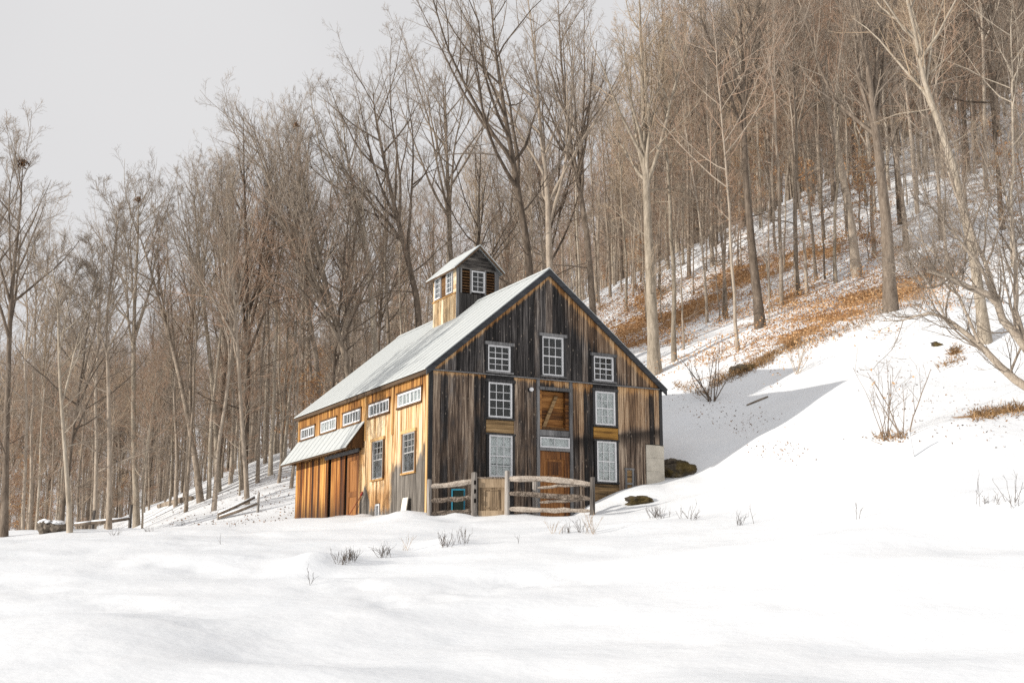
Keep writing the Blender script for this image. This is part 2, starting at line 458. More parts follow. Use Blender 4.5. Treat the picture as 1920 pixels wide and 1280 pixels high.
def leaf_mat(name, a, b, c):
    m = NT(name)
    g = m.n('NewGeometry')
    m.col(m.ramp(g.outputs['Random Per Island'], (0.0, a), (0.5, b), (1.0, c))); m.rough(0.8, 0.2)
    return m.m
M['stone'] = plain('grey_brown_stone', (0.15, 0.125, 0.10), 0.9, 0.2, 0.3, 4.0, 0.6)
M['leaf'] = leaf_mat('dry_orange_leaves', (0.27, 0.125, 0.05), (0.48, 0.27, 0.12), (0.64, 0.43, 0.24))
M['deadleaf'] = leaf_mat('brown_dead_leaves', (0.05, 0.03, 0.016), (0.17, 0.085, 0.04), (0.34, 0.18, 0.08))

def rock_mat():
    m = NT('mossy_rock')
    n = m.noise(m.vec(3, 3, 5), 1.0, 7, 0.7)
    n2 = m.noise(m.vec(1.4, 1.4, 1.4), 1.0, 4, 0.6)
    rock = m.ramp(n, (0.3, (0.018, 0.015, 0.012)), (0.5, (0.085, 0.07, 0.052)), (0.75, (0.24, 0.20, 0.15)))
    moss = m.ramp(n, (0.3, (0.025, 0.018, 0.008)), (0.6, (0.11, 0.08, 0.03)), (0.8, (0.25, 0.17, 0.08)))
    m.col(m.mix(m.step(n2, 0.46, 0.58), rock, moss)); m.rough(0.9, 0.2); m.bump(n, 0.9, 0.08)
    return m.m
M['rock'] = rock_mat()

# ------------------------------------------------------------------ ground
ctrl = []
def C(px, py, Y): ctrl.append(pix(px, py, Y))
def CW(x, y, z): ctrl.append(np.array([x, y, z], float))
for px in (0, 480, 960, 1440, 1920): C(px, 1280, 17)
for px, Y in ((0, 20), (500, 20.5), (1000, 20.5), (1500, 20), (1920, 19.5)): C(px, 1180, Y)
for a in ((0,1090,25),(400,1090,25.5),(800,1090,25.5),(1200,1090,25),(1600,1080,24),(1920,1070,23),
          (0,1025,31),(300,1030,31),(600,1035,30.5),(900,1030,31),(1200,1010,30.5),(1500,1000,28),(1920,985,27),
          (0,1009,35),(100,1004,38),(250,1000,42),(420,995,43),(550,993,46),(640,982,44),(720,978,40.5),(802,973,37.3),(950,969,36.6),(1110,961,36.8),
          (900,985,35),(1040,982,40),(1120,955,39.6),(1165,925,40.6),(1243,896,41.6),(1310,886,41.5),
          (1300,955,34),(1300,1000,30),(1500,950,31),(1700,940,29),(1920,920,28),(1450,900,36),(1700,880,33),(1900,860,33),
          (1440,832,41.0),(1380,868,41.0),(1582,712,44.8),(1497,693,50.4),(1403,746,49.2),(1400,785,46.0),(1265,815,45),(1255,728,53),(1340,742,50),
          (1690,815,36.5),(1800,830,34),(1600,770,41),(1750,700,44),(1900,770,37.5),(1920,640,46),(1850,638,47),(1700,586,53),(1600,622,53),(1450,660,54),
          (1240,702,58),(1430,614,60),(1580,590,60),(1670,575,58),(1850,560,60),(1920,520,62),
          (1100,578,88),(1250,500,88),(1400,428,88),(1550,380,88),(1700,338,88),(1920,292,90),(1250,620,72),(1450,530,74),(1650,460,73),(1900,430,72),
          (1000,730,66),(900,790,64),(750,860,63),(650,870,64),(540,852,66),(500,886,63),(430,912,63),(330,932,65),(280,960,67),(420,972,53),(500,948,55),(330,985,49),
          (560,838,78),(420,893,78),(290,955,80),(560,850,105),(290,975,105),(0,1035,62),(150,1025,60),(0,1045,95),(150,1030,90)):
    C(*a)
for a in ((-62,150,5),(-40,130,6),(-18,125,11),(0,160,26),(15,150,36),(38,150,49),(65,150,63),(100,110,62),(70,90,50),(62,60,26),(70,30,10),(60,5,3),(30,0,-.8),
          (-60,40,0),(-80,90,1),(-60,10,-1.5),(0,0,-1.62),(0,8,-1.5),(10,8,-1.3),(-10,8,-1.6),(-40,-30,-2),(40,-30,0),(0,-30,-2),(-90,200,20),(0,230,45),(110,220,95),(160,120,80),(150,20,15),(-150,60,-2),(-140,160,14),(-12,20,-1.0),(12,18,-.4),(-30,30,.8)):
    CW(*a)
ctrl = np.array(ctrl)
S0 = 40.0
def tps(d2):
    return np.where(d2 > 1e-9, 0.5 * d2 * np.log(np.maximum(d2, 1e-9)), 0.0)
cx = ctrl[:, :2] / S0
n_ = len(cx)
A_ = np.zeros((n_ + 3, n_ + 3))
A_[:n_, :n_] = tps(((cx[:, None] - cx[None]) ** 2).sum(-1)) + np.eye(n_) * 0.0006
A_[:n_, n_:] = np.c_[np.ones(n_), cx]; A_[n_:, :n_] = A_[:n_, n_:].T
sol = np.linalg.solve(A_, np.r_[ctrl[:, 2], 0, 0, 0])

# smooth value noise for undulations
gr_ = rng.random((64, 64))
def vnoise(x, y):
    xi, yi = np.floor(x).astype(int), np.floor(y).astype(int)
    fx, fy = x - xi, y - yi
    fx = fx * fx * (3 - 2 * fx); fy = fy * fy * (3 - 2 * fy)
    g = lambda i, j: gr_[i % 64, j % 64]
    return (g(xi, yi) * (1-fx) * (1-fy) + g(xi+1, yi) * fx * (1-fy) + g(xi, yi+1) * (1-fx) * fy + g(xi+1, yi+1) * fx * fy) - 0.5

def base_ground(x, y):
    x = np.atleast_1d(np.asarray(x, float)); y = np.atleast_1d(np.asarray(y, float))
    out = np.empty(len(x))
    for i in range(0, len(x), 20000):
        q = np.c_[x[i:i+20000], y[i:i+20000]] / S0
        d2 = ((q[:, None, 0] - cx[None, :, 0]) ** 2 + (q[:, None, 1] - cx[None, :, 1]) ** 2)
        out[i:i+20000] = tps(d2) @ sol[:n_] + sol[n_] + q @ sol[n_+1:]
    return out
bumps = []          # (x, y, height, radius) drifts and mounds
def ground(x, y):
    x = np.atleast_1d(np.asarray(x, float)); y = np.atleast_1d(np.asarray(y, float))
    z = base_ground(x, y)
    z = z + 0.42 * vnoise(x / 7.0 + 3, y / 5.0) + 0.28 * vnoise(x / 3.2, y / 1.5 + 9) + 0.055 * vnoise(x / 1.1, y / 0.7) + .02 * vnoise(x / .5 + 7, y / .4)
    for bx, by, h, r in bumps:
        z = z + h * np.exp(-((x - bx) ** 2 + (y - by) ** 2) / (r * r))
    return z
def g1(x, y): return float(ground(x, y)[0])
def hit(px, py, y0=14.0, y1=130.0):
    """where the line of sight through a photo pixel first meets the ground"""
    def gap(Y):
        P = np.array([pix(px, py, t) for t in Y])
        return P, P[:, 2] - ground(P[:, 0], P[:, 1])
    Y = np.linspace(y0, y1, 130)
    P, d = gap(Y)
    k = np.where(d <= 0)[0]
    i = k[0] if len(k) else int(np.argmin(d))
    Y = np.linspace(Y[max(i - 1, 0)], Y[min(i + (0 if len(k) else 1), 129)], 12)
    P, d = gap(Y)
    k = np.where(d <= 0)[0]
    i = k[0] if len(k) else int(np.argmin(d))
    return np.array([P[i, 0], P[i, 1], g1(P[i, 0], P[i, 1])])
for px, py, h, r in ((585,1062,.30,.55),(560,1068,.16,.4),(650,1052,.15,.5),(722,1040,.14,.45),(840,1022,.2,.6),(765,972,.28,.8),(1185,930,.1,.7)):
    p = hit(px, py); bumps.append((p[0], p[1], h, r))
# trampled dips and footprints in the snow
for k in range(150):
    p = (rng.uniform(-14, 14), rng.uniform(18, 35))
    bumps.append((p[0], p[1], rng.uniform(-.07, .05), rng.uniform(.12, .45)))
for x0, y0, x1, y1, n in ((330, 1010, 760, 1120, 26), (0, 1090, 560, 1200, 30), (700, 1130, 1250, 1060, 22), (150, 1040, 420, 1075, 16)):
    for k in range(n):
        t = (k + rng.uniform(-.3, .3)) / n
        p = hit(x0 + (x1 - x0) * t, y0 + (y1 - y0) * t + (6 if k % 2 else -6) + rng.normal() * 3)
        bumps.append((p[0], p[1], -rng.uniform(.06, .13), rng.uniform(.12, .2)))

for k in range(34):
    l_ = rng.uniform(-.3, 12.5); q = np.array([-2.5497, 37.5775]) + np.array([-math.sin(TH), math.cos(TH)]) * l_ + np.array([math.cos(TH), math.sin(TH)]) * rng.uniform(-.7, -.1)
    bumps.append((q[0], q[1], rng.uniform(-.10, .12), rng.uniform(.18, .5)))
for k in range(30):
    u_ = rng.uniform(0, 9); q = np.array([-2.5497, 37.5775]) + np.array([math.cos(TH), math.sin(TH)]) * u_ - np.array([-math.sin(TH), math.cos(TH)]) * rng.uniform(.1, 1.6)
    bumps.append((q[0], q[1], rng.uniform(-.09, .10), rng.uniform(.15, .45)))
def spaced(parts):
    out = []
    for a, b, s in parts: out += list(np.arange(a, b, s))
    return np.array(out + [parts[-1][1]])
gx = spaced([(-900,-300,150),(-300,-90,15),(-90,-30,2.5),(-30,-20,.8),(-20,20,.3),(20,34,.6),(34,90,2.5),(90,300,15),(300,900,150)])
gy = spaced([(-600,-60,90),(-60,10,5),(10,48,.25),(48,60,.5),(60,100,.9),(100,230,5),(230,900,60)])
GX, GY = np.meshgrid(gx, gy)
fx, fy = GX.ravel(), GY.ravel()
ccx, ccy = np.clip(fx, -170, 170), np.clip(fy, -60, 235)
GZ = ground(ccx, ccy)
nx, ny = len(gx), len(gy)
ZG = GZ.reshape(ny, nx)
def ground(x, y):
    """height of the finished sheet"""
    x = np.atleast_1d(np.asarray(x, float)); y = np.atleast_1d(np.asarray(y, float))
    i = np.clip(np.searchsorted(gx, x) - 1, 0, nx - 2); j = np.clip(np.searchsorted(gy, y) - 1, 0, ny - 2)
    fx_ = (x - gx[i]) / (gx[i + 1] - gx[i]); fy_ = (y - gy[j]) / (gy[j + 1] - gy[j])
    return ZG[j, i] * (1 - fx_) * (1 - fy_) + ZG[j, i + 1] * fx_ * (1 - fy_) + ZG[j + 1, i] * (1 - fx_) * fy_ + ZG[j + 1, i + 1] * fx_ * fy_
i, j = np.meshgrid(np.arange(nx - 1), np.arange(ny - 1))
a = (j * nx + i).ravel()
gme = np_mesh('snowy_ground', np.c_[fx, fy, GZ], np.c_[a, a + 1, a + nx + 1, a + nx], M['snow'], True)
# where fallen leaves and bare earth show through
edge_px = [0, 560, 1100, 1240, 1340, 1450, 1560, 1640, 1700, 1760, 1920]
edge_py = [990, 985, 760, 733, 738, 680, 636, 606, 584, 566, 470]
def zone(x, y, z):
    px, py = proj(np.c_[x, y, z])
    e = np.interp(px, edge_px, edge_py)
    t = np.clip((e - py) / 14, 0, 1) * (y > 46)
    left = (px < 600)
    return np.where(left, t * 0.36, t * 0.50) * np.where((px > -400) & (px < 2400), 1, .5)
orange = []          # (centre, radius x, radius y, weight)
for px, py, rx, ry, w in ((1200,605,3.0,3.5,1),(1300,580,4.5,4,1),(1370,520,4,4,1),(1450,500,3.5,4,.9),(1545,470,4,4,.9),(1500,625,2.6,2.5,1),(1575,590,3.2,3,1),(1620,560,3,3,1),
                          (1680,545,3,3,1),(1730,520,3.2,3,.8),(1350,660,2,1.8,.7),(1270,640,2,2.4,.6),(1430,650,2.2,2,.8),(1150,610,2,3,.8),(1640,515,3,3,.7),(1185,645,2.6,3,.9),(1215,560,4,4,.9),(1150,640,2.5,3,.8),(1480,560,4,4,.8),(1400,590,3,3,.7)):
    p = hit(px, py, 50, 130); orange.append((p, rx, ry, w))
bare = []
for px, py, rx, ry, w in ((1880,772,2.2,.5,1),(1790,662,.55,.22,.9),(1785,680,.75,.2,.9),(1672,820,.5,.35,.8),(1320,755,.9,.3,.6),(1800,790,.9,.3,.5),(1400,690,1.5,.6,.5),(1400,800,1.2,.35,.36),(1440,828,.6,.25,.42),(1460,850,.9,.2,.36)):
    p = hit(px, py); bare.append((p, rx, ry, w))
def blobs(lst, x, y):
    o = np.zeros(len(x))
    for p, rx, ry, w in lst: o = np.maximum(o, w * np.exp(-(((x - p[0]) / rx) ** 2 + ((y - p[1]) / ry) ** 2)))
    return o
lit = np.maximum(zone(fx, fy, GZ), blobs(orange, fx, fy) * .80)
lit = np.maximum(lit, blobs(bare, fx, fy) * 1.05)
lit = np.maximum(lit, np.where(fy > 95, .36, 0))
at = gme.attributes.new('litter', 'FLOAT', 'POINT')
at.data.foreach_set('value', lit.astype(np.float32))
link('snowy_ground', gme, kind='structure')

# ------------------------------------------------------------------ barn
O = np.array([-2.5497, 37.5775])
gdir = np.array([math.cos(TH), math.sin(TH)]); ddir = np.array([-math.sin(TH), math.cos(TH)])
barn = empty('barn', (O[0], O[1], ZB), TH, label='weathered timber barn with pale metal roof, cupola and golden side wall', cat='barn')
OFF = (0, 0, -ZB)
def uw(u, l): return O + gdir * u + ddir * l     # barn plan coordinates to the world

class Face:
    """a wall plane: (along, up, outward) to barn coordinates"""
    def __init__(s, kind, pos): s.kind, s.pos = kind, pos
    def box(s, mb, a0, a1, z0, z1, c0, c1):
        if s.kind == 'g': mb.box(a0, a1, s.pos - c0, s.pos - c1, z0, z1)
        else: mb.box(s.pos - c0, s.pos - c1, a0, a1, z0, z1)
    def pt(s, a, z, c): return (a, s.pos - c, z) if s.kind == 'g' else (s.pos - c, a, z)
    def prism(s, mb, outline, c0, c1):
        mb.prism([s.pt(a, z, c0) for a, z in outline], [s.pt(a, z, c1) for a, z in outline])
GB, SD = Face('g', 0.0), Face('s', 0.0)

def roof_z(u): return EAVE + (u + OV) * SLL if u < UC else EAVE + (W + OV - u) * SLR
def boards(face, parent, mat, a0, a1, lo, hi, wid=0.22, holes=(), cuts=(), name='plank', proud=0.0, thick=0.03):
    """vertical boards between a0 and a1; lo/hi give the ends, holes = (a0,a1,z0,z1) openings, cuts = along-positions where a board must end"""
    edges = sorted({a0, a1, *[c for c in cuts if a0 < c < a1], *[h[0] for h in holes if a0 < h[0] < a1], *[h[1] for h in holes if a0 < h[1] < a1]})
    for e0, e1 in zip(edges, edges[1:]):
        n = max(1, round((e1 - e0) / wid))
        ws = np.array([1 + random.uniform(-.22, .22) for _ in range(n)]); ws = np.r_[0, np.cumsum(ws / ws.sum())] * (e1 - e0) + e0
        for b0, b1 in zip(ws, ws[1:]):
            mid = (b0 + b1) / 2
            spans = [(lo, None)]
            hs_ = sorted([h for h in holes if h[0] < mid < h[1]], key=lambda h: h[2])
            segs, cur = [], lo
            for h in hs_:
                segs.append((cur, h[2])); cur = h[3]
            segs.append((cur, None))
            pr = proud + random.uniform(0, .02); gap = random.uniform(.003, .009)
            for z0, z1 in segs:
                p0, p1 = b0 + gap, b1 - gap
                t0, t1 = (hi(p0), hi(p1)) if z1 is None else (z1, z1)
                if min(t0, t1) - z0 < 0.03: 
                    if max(t0, t1) - z0 < 0.06: continue
                    t0, t1 = max(t0, z0 + .01), max(t1, z0 + .01)
                mb = MB()
                ol = [(p0, z0), (p1, z0), (p1, t1), (p0, t0)]
                if face.kind == 'g' and p0 < UC < p1 and z1 is None: ol = [(p0, z0), (p1, z0), (p1, t1), (UC, hi(UC)), (p0, t0)]
                face.prism(mb, ol, pr - thick, pr)
                mb.build(name, mat, parent, OFF)

WIN = dict(UL=(2.00, 2.81, 6.72, 7.57), UM=(3.96, 4.76, 6.74, 8.03), UR=(5.90, 6.68, 6.72, 7.55),
           ML=(2.03, 2.87, 5.26, 6.38), GL=(2.06, 2.88, 3.40, 4.72), MR=(5.95, 6.72, 5.26, 6.38), GR=(5.99, 6.74, 3.41, 4.74))
# gable wall
gw = MB()
gw.prism([(0.02, .22, .6), (W - .02, .22, .6), (W - .02, .22, EAVE), (UC, .22, RIDGE - .25), (.02, .22, EAVE)],
         [(0.02, .30, .6), (W - .02, .30, .6), (W - .02, .30, EAVE), (UC, .30, RIDGE - .25), (.02, .30, EAVE)])
gable = gw.build('gable_wall', M['sheath'], barn, OFF)
top = lambda a: roof_z(a) - 0.14
DRIP = 6.62
holes_up = [(a - .06, b + .06, c - .06, d + .09) for a, b, c, d in (WIN['UL'], WIN['UM'], WIN['UR'])]
boards(GB, gable, M['gable'], 0.14, W - .14, DRIP + .03, top, .21, holes_up, proud=.02)
boards(GB, gable, M['gable'], 0.14, 1.96, .9, lambda a: DRIP - .03, .235)
boards(GB, gable, M['gable'], 2.95, 3.76, .9, lambda a: DRIP - .03, .20)
boards(GB, gable, M['gable'], 5.09, 5.88, .9, lambda a: DRIP - .03, .20)
boards(GB, gable, M['gable'], 6.84, 7.91, 1.6, lambda a: DRIP - .03, .20)
boards(GB, gable, M['gable'], 7.91, W - .12, 4.74, lambda a: DRIP - .03, .20)
# corner boards, drip board
for a0, a1, mt in ((0.0, .13, 'darktrim'), (W - .12, W, 'darktrim')):
    mb = MB(); GB.box(mb, a0, a1, 1.0 if a0 < 1 else 4.7, top(a0 + .06) - .05, -.08, .035); mb.build('corner_board', M[mt], barn, OFF)
mb = MB(); mb.prism([(0, -.02, DRIP - .025), (0, -.10, DRIP - .03), (0, -.10, DRIP - .005), (0, -.02, DRIP + .028)],
                    [(W - .12, -.02, DRIP - .025), (W - .12, -.10, DRIP - .03), (W - .12, -.10, DRIP - .005), (W - .12, -.02, DRIP + .028)])
mb.build('drip_board', M['greytrim'], barn, OFF)

def window(face, w, cols, rows, trim=None, trim_mat='darktrim', head=0.10, side=0.085, sash=0.05, mid=True, shade=None, sillm=None, zoff=0.0, mun=0.0075, split_v=False, parent=None, name='window', glassz=0.0, low_clear=False, frame='white'):
    a0, a1, z0, z1 = w
    mb = MB()
    fw = sash
    face.box(mb, a0, a0 + fw, z0, z1, -.05, .045); face.box(mb, a1 - fw, a1, z0, z1, -.05, .045)
    face.box(mb, a0 + fw, a1 - fw, z1 - fw, z1, -.05, .043); face.box(mb, a0 + fw, a1 - fw, z0, z0 + fw * 1.2, -.05, .05)
    win = mb.build(name, M[frame], parent or barn, OFF)
    i0, i1, j0, j1 = a0 + fw, a1 - fw, z0 + fw * 1.2, z1 - fw
    mb = MB()
    dc, dr_ = (i1 - i0) / cols, (j1 - j0) / rows
    for k in range(1, cols):
        ww = mun * (2.6 if split_v and k == cols // 2 else 1)
        face.box(mb, i0 + dc * k - ww, i0 + dc * k + ww, (j0 + j1) / 2 if low_clear else j0, j1, -.025, .012)
    for k in range(rows // 2 if low_clear else 1, rows):
        hh = mun * (2.2 if mid and k == rows // 2 else 1)
        face.box(mb, i0, i1, j0 + dr_ * k - hh, j0 + dr_ * k + hh, -.022, .015)
    mb.build('muntins', M[frame], win, OFF)
    pm = MB()
    face2 = Face(face.kind, 0.0)
    face2.box(pm, -dc / 2 + mun, dc / 2 - mun, -dr_ / 2 + mun, dr_ / 2 - mun, -.012, -.006)
    pme = pm.mesh('pane', M['glass'])
    if low_clear:
        mb = MB(); face.box(mb, i0, i1, j0, (j0 + j1) / 2 - .02, -.012, -.006); mb.build('pane', M['glass'], win, OFF)
    for c_ in range(cols):
        for r_ in range(rows // 2 if low_clear else 0, rows):
            p = link('pane', pme, win)
            q = face.pt(i0 + dc * (c_ + .5), j0 + dr_ * (r_ + .5), 0)
            p.location = (q[0], q[1], q[2] - ZB)
            p.rotation_euler = (random.uniform(-.012, .012), random.uniform(-.004, .004), random.uniform(-.012, .012))
    if shade:
        for s0, s1 in shade:
            mb = MB(); face.box(mb, i0, i1, j0 + (j1 - j0) * s0, j0 + (j1 - j0) * s1, -.05, -.04)
            mb.build('window_shade', M['curtain'], win, OFF)
    if trim:
        mb = MB()
        face.box(mb, a0 - side, a0, z0 - .02, z1, -.01, .05 + zoff); mb.build('casing', M[trim_mat], win, OFF)
        mb = MB(); face.box(mb, a1, a1 + side, z0 - .02, z1, -.01, .05 + zoff); mb.build('casing', M[trim_mat], win, OFF)
        mb = MB(); face.box(mb, a0 - side - .03, a1 + side + .03, z1, z1 + head, -.01, .075 + zoff); mb.build('head_trim', M[trim], win, OFF)
        mb = MB(); face.box(mb, a0 - side, a1 + side, z0 - .055, z0, -.02, .085 + zoff); mb.build('sill', M[sillm or trim], win, OFF)
    return win
for k, r in (('UL', 4), ('UM', 4), ('UR', 4)):
    window(GB, WIN[k], 3, r, 'greytrim', zoff=.02)
window(GB, WIN['ML'], 3, 4, 'darktrim', shade=None)
window(GB, WIN['GL'], 3, 4, 'darktrim', shade=[(.30, 1.0), (0, .28)], head=.05)
window(GB, WIN['MR'], 3, 4, 'darktrim', shade=[(0, 1)])
window(GB, WIN['GR'], 3, 4, 'darktrim', shade=[(0, 1)], head=.05)
# boards filling the window bays between, above and below the lower windows
for (a0, a1, z0, z1, mt, n) in ((1.975, 2.94, 4.79, 5.19, 'between', 3), (5.895, 6.83, 4.81, 5.19, 'between2', 3), (1.975, 2.94, 6.49, 6.585, 'darktrim', 1), (5.895, 6.83, 6.49, 6.585, 'darktrim', 1),
                                (1.975, 2.94, 2.0, 3.33, 'darktrim', 5), (5.895, 6.83, 2.2, 3.34, 'between', 4)):
    for k in range(n):
        mb = MB(); h = (z1 - z0) / n
        GB.box(mb, a0, a1, z0 + h * k + .004, z0 + h * (k + 1) - .004, -.03, random.uniform(.0, .014)); mb.build('plank', M[mt], gable, OFF)
# door bay
for a0, a1 in ((3.765, 3.865), (4.975, 5.085)):
    mb = MB(); GB.box(mb, a0, a1, 1.4, DRIP - .03, -.03, .05); mb.build('door_post', M['greytrim'], barn, OFF)
mb = MB(); GB.box(mb, 3.84, 5.0, 6.27, 6.37, -.02, .075); mb.build('door_head', M['greytrim'], barn, OFF)
for k in range(5):
    mb = MB(); GB.box(mb, 3.87 + .22 * k, 3.87 + .22 * (k + 1) - .006, 6.37, DRIP - .03, -.03, random.uniform(0, .012)); mb.build('plank', M['gable'], gable, OFF)
hay = MB(); GB.box(hay, 3.865, 4.975, 4.98, 6.27, -.215, -.20)
hay = hay.build('hay_opening', M['sheath'], barn, OFF)
for k in range(7):
    mb = MB(); GB.box(mb, 3.867, 4.973, 5.0 + .181 * k, 5.0 + .181 * (k + 1) - .006, -.195, -.17 + random.uniform(0, .012)); mb.build('plank', M['hay'], hay, OFF)
mb = MB(); GB.box(mb, 3.866, 3.97, 5.0, 6.26, -.165, -.02); mb.build('opening_jamb', M['hay'], hay, OFF)
mb = MB(); GB.box(mb, 4.85, 4.974, 5.0, 6.26, -.165, -.02); mb.build('opening_jamb', M['hay'], hay, OFF)
mb = MB(); GB.prism(mb, [(4.03, 5.10), (4.16, 5.10), (4.62, 6.12), (4.50, 6.12)], -.16, -.09); mb.build('brace', M['between'], hay, OFF)
mb = MB(); GB.box(mb, 3.97, 4.85, 5.0, 5.09, -.165, -.03); mb.build('rail', M['darkgold'], hay, OFF)
for k in range(4):
    mb = MB(); GB.box(mb, 3.87 + .275 * k, 3.87 + .275 * (k + 1) - .008, 4.80, 4.985, -.03, .01 + random.uniform(0, .015)); mb.build('plank', M['greytrim'], gable, OFF)
window(GB, (3.88, 4.965, 4.42, 4.76), 2, 1, None, mid=False, shade=[(0, 1)], name='transom_window', sash=.04, mun=.006)
mb = MB(); GB.box(mb, 3.866, 4.974, 4.32, 4.41, -.03, .06); mb.build('door_head', M['greytrim'], barn, OFF)
dm = MB(); GB.box(dm, 3.87, 4.97, 2.1, 4.31, -.06, -.015)
door = dm.build('front_door', M['panel_door'], barn, OFF)
for (a0, a1, z0, z1) in ((3.872, 4.07, 2.1, 4.308), (4.77, 4.968, 2.1, 4.308), (4.07, 4.77, 4.06, 4.308), (4.07, 4.77, 3.36, 3.50), (4.07, 4.77, 2.7, 2.84)):
    mb = MB(); GB.box(mb, a0, a1, z0, z1, -.014, .012); mb.build('door_rail', M['panel_door'], door, OFF)
for (z0, z1) in ((3.56, 3.98), (2.92, 3.28)):
    mb = MB(); GB.prism(mb, [(4.14, z0), (4.70, z0), (4.70, z1), (4.14, z1)], -.014, .004); mb.build('door_panel', M['panel_door'], door, OFF)
# lamp, hatch, foundation
lm = MB(); GB.box(lm, 3.45, 3.59, 6.17, 6.29, .012, .05)
lamp = lm.build('wall_lamp', M['blackpaint'], barn, OFF)
mb = MB()
mb.tube([GB.pt(3.52, 6.24, .05), GB.pt(3.52, 6.235, .10), GB.pt(3.52, 6.23, .15), GB.pt(3.52, 6.22, .17)], [.03, .07, .07, .035], 10); mb.build('lamp_globe', M['white'], lamp, OFF)
hb = MB()
for (a0, a1, z0, z1) in ((7.04, 7.41, 3.84, 3.90), (7.06, 7.12, 2.9, 3.84), (7.33, 7.39, 2.9, 3.84), (7.12, 7.33, 3.36, 3.42)): GB.box(hb, a0, a1, z0, z1, .0, .07)
hatch = hb.build('wall_hatch', M['greytrim'], barn, OFF)
mb = MB(); GB.box(mb, 7.12, 7.33, 2.9, 3.36, 0, .03); GB.box(mb, 7.12, 7.33, 3.42, 3.84, 0, .03); mb.build('hatch_panel', M['between'], hatch, OFF)
mb = MB()
for k in range(8):
    z0 = 1.2 + k * .44
    GB.box(mb, 7.92, W + .03, z0, min(z0 + .435, 4.73), -.2, .03)
mb.build('foundation_wall', M['concrete'], barn, OFF)
mb = MB(); GB.box(mb, 0.02, 7.9, .6, 2.02, -.2, -.03); mb.build('stone_footing', M['concrete'], barn, OFF)

# long golden side wall
sw = MB(); SD.box(sw, .02, L - .02, .6, EAVE - .05, -.30, -.22)
sidew = sw.build('side_wall', M['sheath'], barn, OFF)
TOPW = [(10.52, 12.12, 5.68, 6.10), (8.12, 9.80, 5.68, 6.12), (5.68, 7.40, 5.68, 6.13), (3.10, 4.90, 5.69, 6.13), (.49, 2.36, 5.70, 6.14)]
AW, BW = (3.56, 4.46, 3.56, 4.83), (.94, 1.86, 3.57, 4.81)
SMW = (3.79, 4.13, 2.28, 2.74)
HOODT, HOODL0, HOODL1 = 5.58, 5.30, 12.45
holes = [(a - .05, b + .05, c - .05, d + .05) for a, b, c, d in TOPW] + [(a - .06, b + .06, c - .06, d + .06) for a, b, c, d in (AW, BW)] + [(SMW[0] - .02, SMW[1] + .02, SMW[2], SMW[3] + .02)]
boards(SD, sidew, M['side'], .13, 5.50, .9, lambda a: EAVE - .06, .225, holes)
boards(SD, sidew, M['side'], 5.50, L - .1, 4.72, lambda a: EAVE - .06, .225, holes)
mb = MB(); SD.box(mb, 0.0, .125, 1.0, EAVE - .05, -.05, .03); mb.build('corner_board', M['goldtrim'], barn, OFF)
mb = MB(); SD.box(mb, L - .11, L, 1.0, EAVE - .05, -.05, .03); mb.build('corner_board', M['goldtrim'], barn, OFF)
for l_, z0 in ((2.80, 4.9), (5.24, 4.95)):
    mb = MB(); SD.box(mb, l_ - .07, l_ + .07, z0, EAVE - .06, .005, .04); mb.build('batten', M['goldtrim'], sidew, OFF)
for w in TOPW:
    window(SD, w, 6, 1, 'darkgold', 'darkgold', head=.05, side=.05, sash=.055, mid=False, split_v=True, mun=.012, shade=[(0, 1)] if w[0] < 1 or 8 < w[0] < 9 else None, name='ribbon_window')
for w in (AW, BW):
    window(SD, w, 3, 6, 'goldtrim', 'darkgold', head=.10, side=.10, sash=.035, sillm='goldtrim', low_clear=True, mun=.007, frame='greywhite')
window(SD, SMW, 1, 1, None, sash=.06, mid=False, name='basement_window')
# sliding doors under the hood
def door_leaf(l0, l1, z0, z1, out, name, n, mat):
    mb = MB(); SD.box(mb, l0, l1, z0, z1, out - .06, out - .03)
    d = mb.build(name, M['sheath'], barn, OFF)
    for k in range(n):
        w_ = (l1 - l0) / n
        mb = MB(); SD.box(mb, l0 + w_ * k + .003, l0 + w_ * (k + 1) - .003, z0, z1 - random.uniform(0, .01), out - .029, out + random.uniform(0, .012)); mb.build('plank', mat, d, OFF)
    return d
door_leaf(8.78, 11.90, 1.5, 4.74, .06, 'sliding_door', 14, M['door'])
door_leaf(7.10, 8.52, 1.5, 4.62, .03, 'sliding_door', 7, M['door'])
mb = MB(); SD.box(mb, 8.53, 8.77, 1.5, 4.7, -.1, -.02); mb.build('door_gap_black_panel', M['black'], barn, OFF)  # black panel set between the leaves, painted darkness for the open gap
mb = MB(); SD.box(mb, 6.86, 7.09, 1.5, 4.7, -.1, -.02); mb.build('door_gap_black_panel', M['black'], barn, OFF)
pd = MB(); SD.box(pd, 5.72, 6.85, 1.5, 4.60, -.04, .01)
pdo = pd.build('panel_door', M['panel_door'], barn, OFF)
for (a0, a1, z0, z1) in ((5.72, 5.92, 1.5, 4.6), (6.65, 6.85, 1.5, 4.6), (5.92, 6.65, 4.38, 4.6), (5.92, 6.65, 3.12, 3.3), (5.92, 6.65, 1.5, 2.2)):
    mb = MB(); SD.box(mb, a0 + .002, a1 - .002, z0, z1, .011, .035); mb.build('door_rail', M['panel_door'], pdo, OFF)
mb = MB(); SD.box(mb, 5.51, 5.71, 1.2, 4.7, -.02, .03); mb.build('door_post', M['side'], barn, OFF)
mb = MB(); SD.box(mb, 5.6, 9.0, 4.62, 4.74, .075, .13); mb.build('door_track', M['greytrim'], barn, OFF)
mb = MB(); SD.box(mb, 11.92, 12.42, .9, 4.9, -.02, .08); mb.build('corner_post', M['door'], barn, OFF)
mb = MB(); SD.box(mb, 12.12, 12.44, 2.0, 2.42, .081, .15); mb.build('post_shoe', M['red'], barn, OFF)
